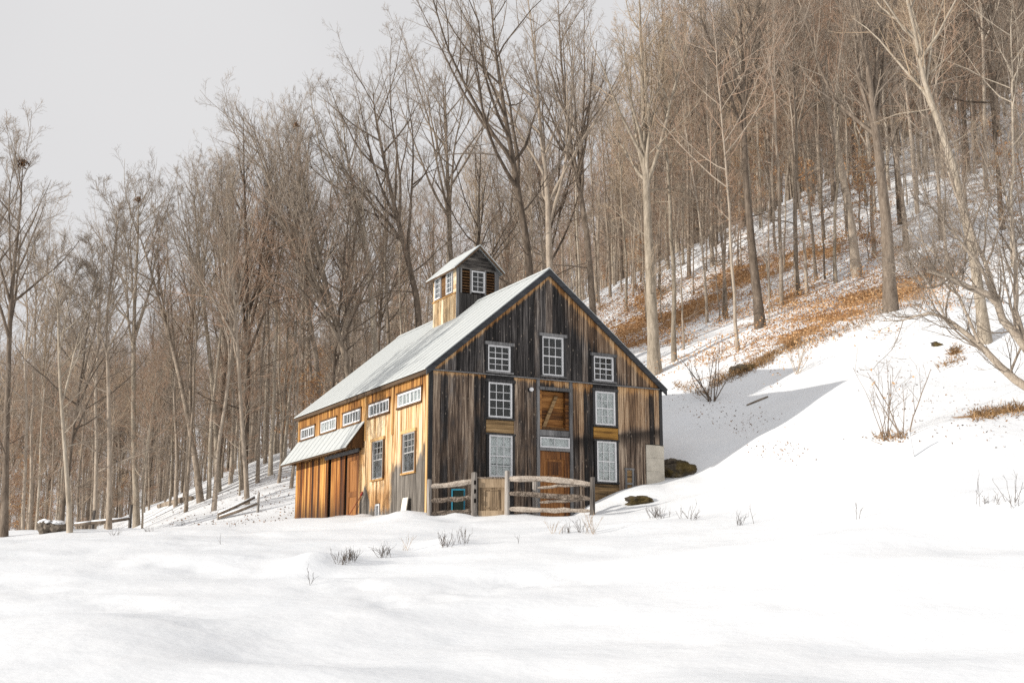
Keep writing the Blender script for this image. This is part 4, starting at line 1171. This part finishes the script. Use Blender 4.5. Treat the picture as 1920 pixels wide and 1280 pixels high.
hero('maple_tree', [(1228,702),(1222,560),(1216,420),(1212,290),(1206,130),(1200,-60)], 25, 'tall pale-barked tree with a thick straight trunk just right of the gable', bark='palebark', twig='goldtwig', fork=.50, leaders=5, lead_ang=(8, 20), limbs=9, low=.1)
hero('maple_tree', [(1427,614),(1412,470),(1399,330),(1396,210),(1392,80),(1388,-10)], 19, 'dark straight trunk standing alone in the middle of the snowy slope', bark='darkbark', fork=.56, leaders=3, lead_ang=(14, 30), limbs=10, low=.1)
hero('oak_tree', [(1670,584),(1660,430),(1648,300),(1632,170),(1612,20),(1598,-110)], 26, 'thick dark trunk at the top edge of the snowbank', bark='darkbark', twig='twig', fork=.42, leaders=3, lead_ang=(8, 18))
hero('oak_tree', [(1848,640),(1828,480),(1785,300),(1744,150),(1714,20),(1688,-100)], 22, 'large pale trunk leaning left behind the low gnarled tree', bark='palebark', twig='goldtwig', fork=.55, leaders=2, lead_ang=(15, 30))
hero('maple_tree', [(1607,516),(1594,400),(1572,280),(1548,170),(1515,60),(1480,-60)], 19, 'dark trunk leaning left just left of the thick dark trunk', bark='bark', twig='redtwig', fork=.45, leaders=3)
hero('oak_tree', [(1012,640),(992,480),(966,330),(946,210),(928,90),(918,-20)], 17, 'dark leaning tree with long left limbs rising behind the cupola', Y=59, bark='darkbark', twig='twig', fork=.36, leaders=3, lead_ang=(18, 38), limb_ratio=.36)
hero('oak_tree', [(1038,600),(1029,470),(1027,370),(1013,240),(1004,120),(990,0)], 15, 'dark forked tree rising behind the barn roof peak', Y=62, bark='bark', twig='twig', fork=.33, leaders=3, lead_ang=(10, 28))
hero('maple_tree', [(1118,560),(1102,450),(1086,350),(1066,240),(1052,100),(1046,-30)], 14, 'dark many-limbed tree behind the right roof slope', Y=65, bark='darkbark', twig='twig', fork=.36, leaders=4)
hero('maple_tree', [(205,992),(203,850),(197,720),(195,600),(212,430),(226,330)], 10, 'slim pale trunk in front of the dark left woods near the rail fence', bark='bark', fork=.5, leaders=2)
hero('maple_tree', [(257,986),(252,800),(254,600),(262,450),(266,300)], 12, 'stout trunk at the open end of the left woods by the rail fence', bark='palebark', fork=.42, leaders=3)
hero('maple_tree', [(133,998),(122,850),(110,700),(104,560),(96,420)], 10, 'thin pale trunk behind the stone culvert', bark='palebark', fork=.45, leaders=2)
hero('maple_tree', [(8,1006),(5,800),(9,560),(20,380),(32,190)], 14, 'tall spreading tree at the left edge of the photo', bark='darkbark', fork=.40, leaders=4, lead_ang=(14, 34))
hero('maple_tree', [(378,940),(355,800),(330,690),(300,580),(268,470),(244,390)], 12, 'trunk leaning left at the foot of the left slope', bark='bark', fork=.5, leaders=2)
hero('maple_tree', [(410,922),(401,780),(388,640),(374,500),(366,400),(360,330)], 11, 'upright trunk on the left slope beside the leaning one', bark='palebark', fork=.45, leaders=3)
hero('maple_tree', [(465,945),(455,800),(447,650),(440,520),(430,400),(420,260)], 9, 'slender trunk growing by the broken rail fence', bark='bark', fork=.4, leaders=4, lead_ang=(12, 32))
hero('maple_tree', [(680,800),(652,690),(616,560),(590,440),(560,300),(550,160)], 14, 'tall bowed tree with a leaf nest at its top behind the barn', Y=60, bark='bark', fork=.30, leaders=5, lead_ang=(10, 30), limb_ratio=.36)
hero('maple_tree', [(800,740),(784,570),(760,470),(728,340),(704,220),(695,130)], 15, 'dark tree leaning left behind the middle of the barn roof', Y=62, bark='darkbark', fork=.38, leaders=4, lead_ang=(12, 30))
hero('maple_tree', [(720,760),(702,640),(690,500),(668,380),(648,280),(640,180)], 13, 'grey tree rising behind the barn roof between two darker ones', Y=64, bark='palebark', fork=.38, leaders=3)
hero('maple_tree', [(600,830),(596,690),(570,540),(530,400),(490,280),(455,180)], 12, 'tree leaning left above the far end of the barn roof', Y=63, bark='bark', fork=.36, leaders=5, lead_ang=(12, 30), limb_ratio=.36)
hero('maple_tree', [(860,700),(850,560),(842,430),(838,300),(832,190),(826,110)], 13, 'straight tree rising just left of the cupola', Y=68, bark='bark', fork=.40, leaders=4)

# gnarled low tree leaning in from the right
def custom_tree(name, lines, Yd, base, label, cat='tree', sub=8, sub2=7, tw=4, bark='bark', twig='twig', up=.9, tip=.008, ang=(30, 70), ratio=.3):
    b0 = base
    r = np.random.default_rng(11)
    Ps, Rs = [], []
    for pts, r0, r1, dep in lines:
        P = np.array([pix(x, y, Yd + dep * k / max(1, len(pts) - 1)) for k, (x, y) in enumerate(pts)])[None] - b0
        P, _ = resample(P, np.ones(P.shape[:2]), 12)
        P = P + r.normal(size=P.shape) * r0 * .25
        Ps.append(P); Rs.append(np.linspace(r0, r1, 12)[None])
    P, Rr = np.concatenate(Ps), np.concatenate(Rs)
    V, Q = tubes(P, Rr, 8)
    e = empty(name, b0, 0, label=label, cat=cat)
    link('trunk', np_mesh('trunk', V, Q, M[bark], True), e)
    lst = []
    Cp, Cr, Cl = grow(r, P, Rr, sub, .25, 1.0, ang, ratio, .3, 7, up, .3, .013, .25, .5)
    Cr = np.maximum(Cr, tip); lst.append(tubes(Cp, Cr, 5))
    Ep, Er, El = grow(r, Cp, Cr, sub2, .1, 1.0, (30, 65), .45, .4, 5, up * .6, .3, .012, .35, .4, Cl)
    Er = np.maximum(Er, tip * .7); lst.append(tubes(Ep, Er, 3))
    if tw:
        Tp, Tr, Tl = grow(r, Ep, Er, tw, .1, 1.0, (25, 65), .5, .3, 4, up * .4, .3, .01, .5, .4, El)
        lst.append(tubes(Tp, np.maximum(Tr, tip * .5), 3))
    o_, Vs, Qs = 0, [], []
    for V, Q in lst: Vs.append(V); Qs.append(Q + o_); o_ += len(V)
    link('crown', np_mesh('crown', np.concatenate(Vs), np.concatenate(Qs), M[twig], True), e)
    return e
Ya = 37.0
q = pix(2010, 800, Ya); qb = np.array([q[0], Ya, g1(q[0], Ya)])
custom_tree('apple_tree', [
    ([(2012, 850), (1965, 760), (1920, 718), (1868, 682), (1838, 645), (1795, 607), (1766, 590), (1730, 586), (1690, 600)], .17, .02, 1.0),
    ([(2012, 840), (1975, 720), (1925, 655), (1882, 608), (1862, 562), (1828, 542), (1792, 524), (1740, 508)], .18, .055, -1.0),
    ([(1880, 606), (1862, 540), (1836, 470), (1808, 400), (1780, 330), (1770, 280)], .09, .015, 1.5),
    ([(1930, 655), (1900, 590), (1904, 500), (1898, 420), (1880, 350), (1870, 290)], .10, .015, .5),
    ([(1836, 643), (1800, 560), (1775, 520), (1750, 470), (1700, 430)], .05, .012, 2.0),
    ([(1770, 590), (1745, 540), (1720, 500), (1690, 480)], .035, .01, -1.5),
    ([(1862, 562), (1840, 500), (1780, 430), (1740, 380), (1725, 330)], .06, .012, -2.0),
    ([(1975, 720), (1960, 600), (1950, 480), (1945, 360)], .12, .02, 2.0)], Ya, qb,
    'gnarled low tree with crooked limbs arching in from the right edge', bark='bark', twig='twig', ratio=.36, sub=18, sub2=8, tw=5, up=1.1)
# shrubs
def shrub(name, px, py, stems, label, cat='shrub', h=2.0, spread=.5, twig='darktwig', r0=.02, n2=5, seed=1, leafn=0, tip=.006, n3=3):
    b0 = hit(px, py); r = np.random.default_rng(seed)
    K = 7; P = np.zeros((stems, K, 3)); d = np.c_[r.normal(size=stems) * spread, r.normal(size=stems) * spread, np.ones(stems)]; d /= np.linalg.norm(d, axis=1, keepdims=True)
    hh = h * r.uniform(.6, 1.1, stems)
    P[:, 0, :2] = r.normal(size=(stems, 2)) * .08; P[:, 0, 2] = -.1
    for k in range(1, K):
        d = d + r.normal(size=d.shape) * .07 + np.array([0, 0, .03]); d /= np.linalg.norm(d, axis=1, keepdims=True)
        P[:, k] = P[:, k - 1] + d * (hh / (K - 1))[:, None]
    Rr = r0 * r.uniform(.7, 1.1, stems)[:, None] * np.linspace(1, .35, K)[None]
    e = empty(name, b0, 0, label=label, cat=cat)
    V, Q = tubes(P, np.maximum(Rr, tip), 5)
    link('stems', np_mesh('stems', V, Q, M[twig], True), e)
    Cp, Cr, Cl = grow(r, P, Rr, n2, .25, 1.0, (20, 50), .38, .4, 5, .4, .2, .01, .4)
    Ep, Er, El = grow(r, Cp, Cr, n3, .2, 1.0, (20, 50), .5, .3, 4, .3, .2, .01, .5)
    V1, Q1 = tubes(Cp, np.maximum(Cr, tip * .7), 4); V2, Q2 = tubes(Ep, np.maximum(Er, tip * .5), 3)
    link('twigs', np_mesh('twigs', np.r_[V1, V2], np.r_[Q1, Q2 + len(V1)], M[twig], True), e)
    if leafn:
        q = Cp[:, -1]; sel = r.integers(0, len(q), leafn)
        link('leaves', leaves_mesh(r, q[sel] + r.normal(size=(leafn, 3)) * .06, .06, M['leaf']), e)
    return e, b0
shrub('shrub', 1335, 752, 9, 'bare multi-stemmed shrub on the bank beside the barn roof end', h=2.5, spread=.42, r0=.028, seed=4)
shrub('shrub', 1664, 818, 8, 'bare many-stemmed brown shrub on the right snowfield, left of two', h=2.2, spread=.42, r0=.016, n2=3, n3=2, seed=7, leafn=6, twig='darktwig')
shrub('shrub', 1698, 822, 4, 'taller dark shrub with few stems on the right snowfield', h=2.7, spread=.26, r0=.024, n2=4, n3=2, seed=9, leafn=8)
shrub('shrub', 1497, 700, 7, 'small tan brush clump on the edge of the snowbank', h=1.5, spread=.5, r0=.02, seed=12, twig='goldtwig', leafn=60)
p = hit(1714, 856)
mb = MB(); mb.tube([(0, 0, -.1), (-.06, 0, .35), (-.10, 0, .70)], [.035, .032, .03], 6)
o = mb.build('tree_guard', M['white'], label='thin white stake tube leaning in the snow below the shrubs', cat='stake'); o.location = p
weeds = [(640,1054,16,.35,'snowed-in dark weed clump below the barn doors'),(660,1048,14,.36,'ragged weed clump right of the snow mound'),(720,1044,14,.42,'dark seed-headed weed clump in its own snow drift'),(835,1024,14,.45,'bushy weed clump below the near barn corner'),
         (868,1018,8,.5,'thin weed tuft right of the bushy clump'),(755,1032,4,.5,'faint weed stalks left of the bushy clump'),(975,1019,1,.32,'single short stick upright in the snow'),(1040,1000,6,.6,'tall thin weeds below the fence'),(1062,1000,8,.35,'low weed tuft below the fence'),
         (1090,998,7,.5,'leafy dark weeds left of the fence end post'),(1110,1000,9,.95,'tall tan weed stalks in front of the fence end post'),(1228,970,14,.5,'dark twiggy weed clump right of the fence'),(1240,972,8,.4,'small twigs beside the dark weed clump'),
         (1290,972,6,.6,'thin weed stems below the boulder'),(1300,975,4,.4,'short weed stems below the boulder'),(1388,984,7,.4,'low drooping weed tuft on the open snow'),(1409,982,1,.8,'single tall thin weed stem on the open snow'),(1610,972,2,.5,'leaning weed stem on the right snow'),
         (1830,950,2,.85,'tall dark seed stalk on the right snow'),(1850,948,6,.35,'low weeds beside the tall seed stalk'),(1870,946,2,.5,'thin weed stem right of the low weeds'),(1893,944,4,.9,'curling tall weed near the right edge'),(1905,950,5,.45,'dark weed tuft at the right edge'),
         (572,1098,2,.5,'two faint stems in the foreground snow'),(404,1020,1,.5,'single weed stem on the left snow'),(340,985,4,.4,'short weed tuft on the trail left of the barn'),(437,988,2,.3,'tiny brown stem left of the barn'),
         (213,1003,5,.22,'dark low tuft before the stout left trunk'),(283,996,5,.2,'dark low tuft right of the left woods')]
for k, (px, py, n, h, lab) in enumerate(weeds):
    shrub('dry_weed', px, py, n, lab, 'weed', h=h * .85, spread=.42 if n > 2 else .12, r0=.0065, n2=2, n3=1, seed=30 + k, twig='weed' if k not in (10, 5, 7) else 'goldtwig', tip=.004, leafn=0)

# leaf nests in two crowns
for (px, py, key, lab) in ((553,149,(680,800),'dark clump of leaves at the top of the tall bowed tree'),(73,228,(8,1006),'dark leaf clump high in the left edge tree'),(260,294,(257,986),'dark leaf clump on top of the stout left tree')):
    r = np.random.default_rng(px); q = tips[key] + [0, 0, -.1]
    o = link('leaf_nest', leaves_mesh(r, r.normal(size=(130, 3)) * .07, .06, M['deadleaf']), label=lab, cat='leaf nest'); o.location = q

# --- the rest of the wood: twelve kinds, copied
def gen_path(r, H, lean):
    a = r.uniform(0, 6.28); n = 9; t = np.linspace(0, 1, n)
    d = np.array([math.cos(a), math.sin(a)]) * lean * H
    return np.c_[d[0] * t ** 1.3, d[1] * t ** 1.3, H * t]
kinds = []
spec = [ # H, r0, fork, leaders, limbs, bark, twig, lean
    (21, .15, .48, 3, 8, 'bark', 'twig', .04), (22, .16, .36, 4, 7, 'darkbark', 'twig', .07), (20, .12, .55, 2, 9, 'palebark', 'goldtwig', .03), (19, .13, .40, 3, 8, 'bark', 'redtwig', .09),
    (21, .12, .58, 2, 8, 'bark', 'twig', .05), (18, .10, .5, 3, 7, 'palebark', 'twig', .07), (22, .19, .34, 4, 8, 'darkbark', 'darktwig', .05), (17, .085, .5, 0, 9, 'bark', 'redtwig', .08)]
for k, (H, r0, fk, ld, lb, bk, tw_, ln) in enumerate(spec):
    r = np.random.default_rng(500 + k)
    kinds.append(tree_meshes(500 + k, gen_path(r, H, ln), r0, fork=fk, leaders=ld, limbs=lb, bark=bk, twig=tw_, limb_ratio=(.32, .40, .28, .38)[k % 4], limb_ang=((28, 52), (40, 75), (32, 60), (45, 80))[k % 4], up=(.5, .3, .6, .35)[k % 4], sub=6, sub2=5, tw=3, tip=.0055))
spec2 = [(10, .055, .35, 0, 7, 'bark', 'twig', .06, 0), (8, .045, .3, 0, 8, 'palebark', 'redtwig', .08, 0), (12, .07, .4, 1, 7, 'bark', 'goldtwig', .08, 0), (5.5, .035, .22, 0, 10, 'bark', 'redtwig', .05, 900)]
for k, (H, r0, fk, ld, lb, bk, tw_, ln, lf) in enumerate(spec2):
    r = np.random.default_rng(600 + k)
    kinds.append(tree_meshes(600 + k, gen_path(r, H, ln), r0, fork=fk, leaders=ld, limbs=lb, bark=bk, twig=tw_, limb_ratio=.34, limb_ang=(35, 70), sub=6, sub2=4, tw=3, tip=.007, leafy=lf))

front_x = [-90, -34, -24, -16, -12, -6, 0, 4, 8, 12, 18, 24, 32, 60]
front_y = [46, 47, 48, 51, 56, 63, 64, 62, 57, 57, 56, 56, 54, 52]
r = np.random.default_rng(42)
spots = []
def sample(n, ymax, dens_fn, mind, tries=40000, ymin=44, spread=.62):
    out = []
    cells = {}
    k = 0
    while len(out) < n and k < tries:
        k += 1
        y = math.sqrt(r.uniform(ymin ** 2, ymax ** 2)); x = r.uniform(-spread, spread) * y
        if y < np.interp(x, front_x, front_y): continue
        if r.random() > dens_fn(x, y): continue
        c = (int(x // mind), int(y // mind))
        if any((x - a[0]) ** 2 + (y - a[1]) ** 2 < mind * mind for i in (-1, 0, 1) for j in (-1, 0, 1) for a in cells.get((c[0] + i, c[1] + j), [])): continue
        bl = np.array([x, y]) - O; u_, l_ = bl @ gdir, bl @ ddir
        if -4 < u_ < W + 4 and -4 < l_ < L + 3: continue
        cells.setdefault(c, []).append((x, y)); out.append((x, y))
    return out
def dens(x, y):
    return .45 if (x > 2) else 1.0
near = sample(150, 92, dens, 3.0, spread=.52)
sap = sample(70, 88, lambda x, y: .8, 1.6, spread=.48)
GRP = {'left': ('trees in the woods left of the barn', 'bare grey-brown tree in the dense woods left of the barn'),
       'behind': ('trees in the woods behind the barn', 'bare tree in the woods rising behind the barn roof'),
       'slope': ('trees on the snowy slope right of the barn', 'bare tree on the snowy leaf-strewn slope right of the barn')}
KIND = ['grey-brown tree with tall split stems', 'low-forking dark tree with many limbs', 'pale straight bare tree', 'leaning grey tree with reddish twigs', 'slim grey-brown tree branching high up',
        'thin pale-barked forked tree', 'thick dark-barked tree', 'slender unforked tree with reddish twigs']
PLACE = {'left': ('in the front woods left of the barn', 'deep in the woods left of the barn'), 'behind': ('in the first rows behind the barn', 'on the hillside well behind the barn'),
         'slope': ('low on the snowy slope right of the barn', 'high on the snowy slope right of the barn')}
GRS = {'left': ('saplings in the woods left of the barn', 'thin bare sapling among the trunks left of the barn'),
       'behind': ('saplings behind the barn', 'thin bare sapling among the trunks behind the barn'),
       'slope': ('saplings on the snowy slope right of the barn', 'thin bare sapling on the leaf-strewn slope right of the barn')}
def where(x, y):
    px = 960 + F * x / y
    return 'left' if px < 560 else 'behind' if px < 1120 else 'slope'
protos = {}
near = [q for q in near if not (where(*q) == 'slope' and q[1] < 82)]
fixed = {}
for px, py, k in ((1264,677,2),(1326,605,7),(1362,597,4),(1385,656,7),(1444,559,7),(1466,572,4),(1497,553,0),(1513,553,4),(1531,526,7),(1567,530,5),(1174,584,2),(1187,556,7),(1292,523,4),(1235,548,7),(1335,500,4),(1410,490,2),
                  (1455,470,7),(1640,480,3),(1700,470,0),(1765,450,4),(1810,420,7),(1880,430,1),(1720,400,4),(1600,440,7),(1545,450,4),(1900,500,5),(1780,520,7),(1690,420,6),(1640,400,4),(1850,360,0),
                  (483,905,4),(507,890,2),(532,868,5),(546,850,7),(455,918,7),(432,906,4),(392,934,2),(346,938,0),(497,868,4),(522,905,7),(440,880,4),(318,948,5),(545,915,7)):
    p = hit(px, py, 46, 125); near.append((p[0], p[1])); fixed[(p[0], p[1])] = k
for (x, y) in near:
    k = fixed.get((x, y), int(r.integers(0, 8))); z = g1(x, y); s = r.uniform(.82, 1.12)
    s *= float(np.interp(960 + F * x / y, [-100, 60, 250, 420, 560, 800, 1000, 1150, 1250], [.72, .70, .60, .80, .82, .78, .76, .85, 1.0]))
    w_ = where(x, y); gp = GRP[w_][0]
    lab = KIND[k] + ' ' + PLACE[w_][0 if y < {'left': 60, 'behind': 74, 'slope': 70}[w_] else 1]
    e = plant(kinds[k], (x, y, z), r.uniform(0, 6.28), s, lab, 'tree', gp)
    protos.setdefault(k, e)
for (x, y) in sap:
    k = 8 + int(r.integers(0, 4)); z = g1(x, y)
    if k == 11 and where(x, y) == 'left' and r.random() < .7: k = 8
    if k == 11: gp, lab = 'leafy saplings', 'small sapling still holding orange leaves in the winter woods'
    else:
        gp, lab = GRS[where(x, y)]
        lab = lab.replace('thin bare', ['thin brown', 'pale reddish-twigged', 'tall tan'][k - 8])
    e = plant(kinds[k], (x, y, z), r.uniform(0, 6.28), r.uniform(.7, 1.15), lab, 'sapling', gp, 'bare_sapling')
    protos.setdefault(k, e)

# the far wood on the hill behind, one mass
far = sample(1250, 215, lambda x, y: 1.0 if x > 14 else .22, 2.7, 250000, 86, .62)
und = sample(760, 170, lambda x, y: .35 if x > 2 and y < 78 else 1.0 if x > 10 else .55, 1.7, 250000, 64, .58)
fp = far + und
kk = np.r_[r.integers(0, 8, len(far)), np.where(r.random(len(und)) < .07, 11, r.integers(8, 11, len(und)))]
fz = ground([p[0] for p in fp], [p[1] for p in fp])
fme = bpy.data.meshes.new('forest')
fme.from_pydata([(p[0], p[1], z) for p, z in zip(fp, fz)], [], [])
for nm, ty, arr in (('kind_index', 'INT', kk.astype(np.int32)), ('turn', 'FLOAT', r.uniform(0, 6.28, len(fp)).astype(np.float32)), ('size', 'FLOAT', (r.uniform(.8, 1.15, len(fp)) * np.array([np.interp(960 + F * p[0] / p[1], [300, 700, 1100, 1350], [.85, .8, .8, 1.08]) for p in fp])).astype(np.float32))):
    at = fme.attributes.new(nm, ty, 'POINT'); at.data.foreach_set('value', arr)
forest = link('forest', fme, label='dense bare wood covering the hillside behind everything', cat='forest', kind='stuff')
ng = bpy.data.node_groups.new('forest_trees', 'GeometryNodeTree')
ng.interface.new_socket('Geometry', in_out='INPUT', socket_type='NodeSocketGeometry')
ng.interface.new_socket('Geometry', in_out='OUTPUT', socket_type='NodeSocketGeometry')
gi, go = ng.nodes.new('NodeGroupInput'), ng.nodes.new('NodeGroupOutput')
ins = ng.nodes.new('GeometryNodeInstanceOnPoints')
ng.links.new(gi.outputs[0], ins.inputs['Points'])
jall = ng.nodes.new('GeometryNodeJoinGeometry')
for k in sorted(protos, reverse=True):
    j1 = ng.nodes.new('GeometryNodeJoinGeometry')
    for ch in protos[k].children:
        oi = ng.nodes.new('GeometryNodeObjectInfo'); oi.transform_space = 'ORIGINAL'
        oi.inputs['Object'].default_value = ch; oi.inputs['As Instance'].default_value = True
        ng.links.new(oi.outputs['Geometry'], j1.inputs[0])
    g2 = ng.nodes.new('GeometryNodeGeometryToInstance'); ng.links.new(j1.outputs[0], g2.inputs[0])
    ng.links.new(g2.outputs[0], jall.inputs[0])
ng.links.new(jall.outputs[0], ins.inputs['Instance'])
ins.inputs['Pick Instance'].default_value = True
def nattr(nm, ty):
    n = ng.nodes.new('GeometryNodeInputNamedAttribute'); n.data_type = ty; n.inputs['Name'].default_value = nm
    return n.outputs['Attribute']
ng.links.new(nattr('kind_index', 'INT'), ins.inputs['Instance Index'])
cmb = ng.nodes.new('ShaderNodeCombineXYZ'); ng.links.new(nattr('turn', 'FLOAT'), cmb.inputs[2])
ng.links.new(cmb.outputs[0], ins.inputs['Rotation'])
ng.links.new(nattr('size', 'FLOAT'), ins.inputs['Scale'])
ng.links.new(ins.outputs[0], go.inputs[0])
md = forest.modifiers.new('forest', 'NODES'); md.node_group = ng

# ------------------------------------------------------------------ fallen leaves and low brush
def scatter_leaves(n_try):
    x = r.uniform(-4, 45, n_try); y = r.uniform(48, 95, n_try)
    d = blobs(orange, x, y)
    nz = vnoise(x / 1.3, y / 1.6) + .6 * vnoise(x / .5, y / .5)
    keep = r.random(n_try) < np.clip(d * 1.35 + nz * .8 - .22, 0, 1)
    return x[keep], y[keep]
x, y = scatter_leaves(380000)
z = ground(x, y) + r.uniform(.0, 1, len(x)) ** 2.2 * .85 + .02
link('leaf_litter', leaves_mesh(r, np.c_[x, y, z], .06, M['leaf'], 'leaf_litter'), label='drifts of dry orange leaves and brush on the wooded slope', cat='fallen leaves', kind='stuff')
# leaves blown over the open snow
pts = []
for px, py, sx, sy, n in ((1830,800,150,40,160),(1880,772,70,14,300),(1720,740,120,50,130),(1400,790,70,30,150),(1470,850,60,18,70),(1450,838,60,14,60),(1330,770,50,20,70),(1790,665,60,20,90),(1690,700,100,60,90),(1670,822,34,10,120),(1270,735,40,20,60)):
    for _ in range(int(n * .7)):
        a, b = px + r.normal() * sx * .5, py + r.normal() * sy * .5
        if a > 1960: continue
        q = hit(a, b, 28, 60); pts.append(q)
pts = np.array(pts); pts[:, 2] += .025
link('leaf_scatter', leaves_mesh(r, pts, .04, M['deadleaf'], 'leaf_scatter'), label='dead leaves blown over the open snow right of the barn', cat='fallen leaves', kind='stuff')

# tufts of dead grass along the upper lip of the snowbank
gp = []
for x0, y0, x1, y1, n in ((1262,722,1330,738,300),(1330,722,1450,672,1500),(1380,700,1500,640,1100),(1480,655,1640,600,700),(1780,662,1800,656,200),(1755,690,1810,672,120),(1820,782,1920,765,700),(1640,822,1700,816,160)):
    for _ in range(n):
        t = r.random(); gp.append(hit(x0 + (x1 - x0) * t, y0 + (y1 - y0) * t + r.normal() * 5, 28, 75))
gp = np.array(gp); n = len(gp)
d = np.c_[r.normal(size=n) * .7, r.normal(size=n) * .7, r.uniform(.4, 1.2, n)]; d /= np.linalg.norm(d, axis=1, keepdims=True)
ln = r.uniform(.10, .34, n)[:, None]
sd = np.cross(d, r.normal(size=(n, 3))); sd = sd / np.linalg.norm(sd, axis=1, keepdims=True) * .014
gp[:, 2] -= .02
V = np.stack([gp - sd, gp + sd, gp + d * ln + sd * .3 - [0, 0, .03], gp + d * ln - sd * .3 - [0, 0, .03]], 1).reshape(-1, 3)
M['grass'] = leaf_mat('dead_tan_grass', (0.11, 0.065, 0.028), (0.27, 0.16, 0.075), (0.45, 0.29, 0.15))
link('dead_grass', np_mesh('dead_grass', V, np.arange(4 * n).reshape(-1, 4), M['grass']), label='dead tan grass tufts showing along the lip of the snowbank', cat='grass', kind='stuff')
# twigs, sticks and leaves lying on the left slope
lp = []
for _ in range(700):
    a, b = r.uniform(285, 555), r.uniform(860, 985)
    if b < np.interp(a, [285, 430, 555], [962, 915, 845]): continue
    lp.append(hit(a, b, 40, 100))
lp = np.array(lp); lp[:, 2] += .03
link('leaf_scatter', leaves_mesh(r, lp, .05, M['deadleaf'], 'leaf_scatter'), label='dead leaves sprinkled over the snowy slope left of the barn', cat='fallen leaves', kind='stuff')
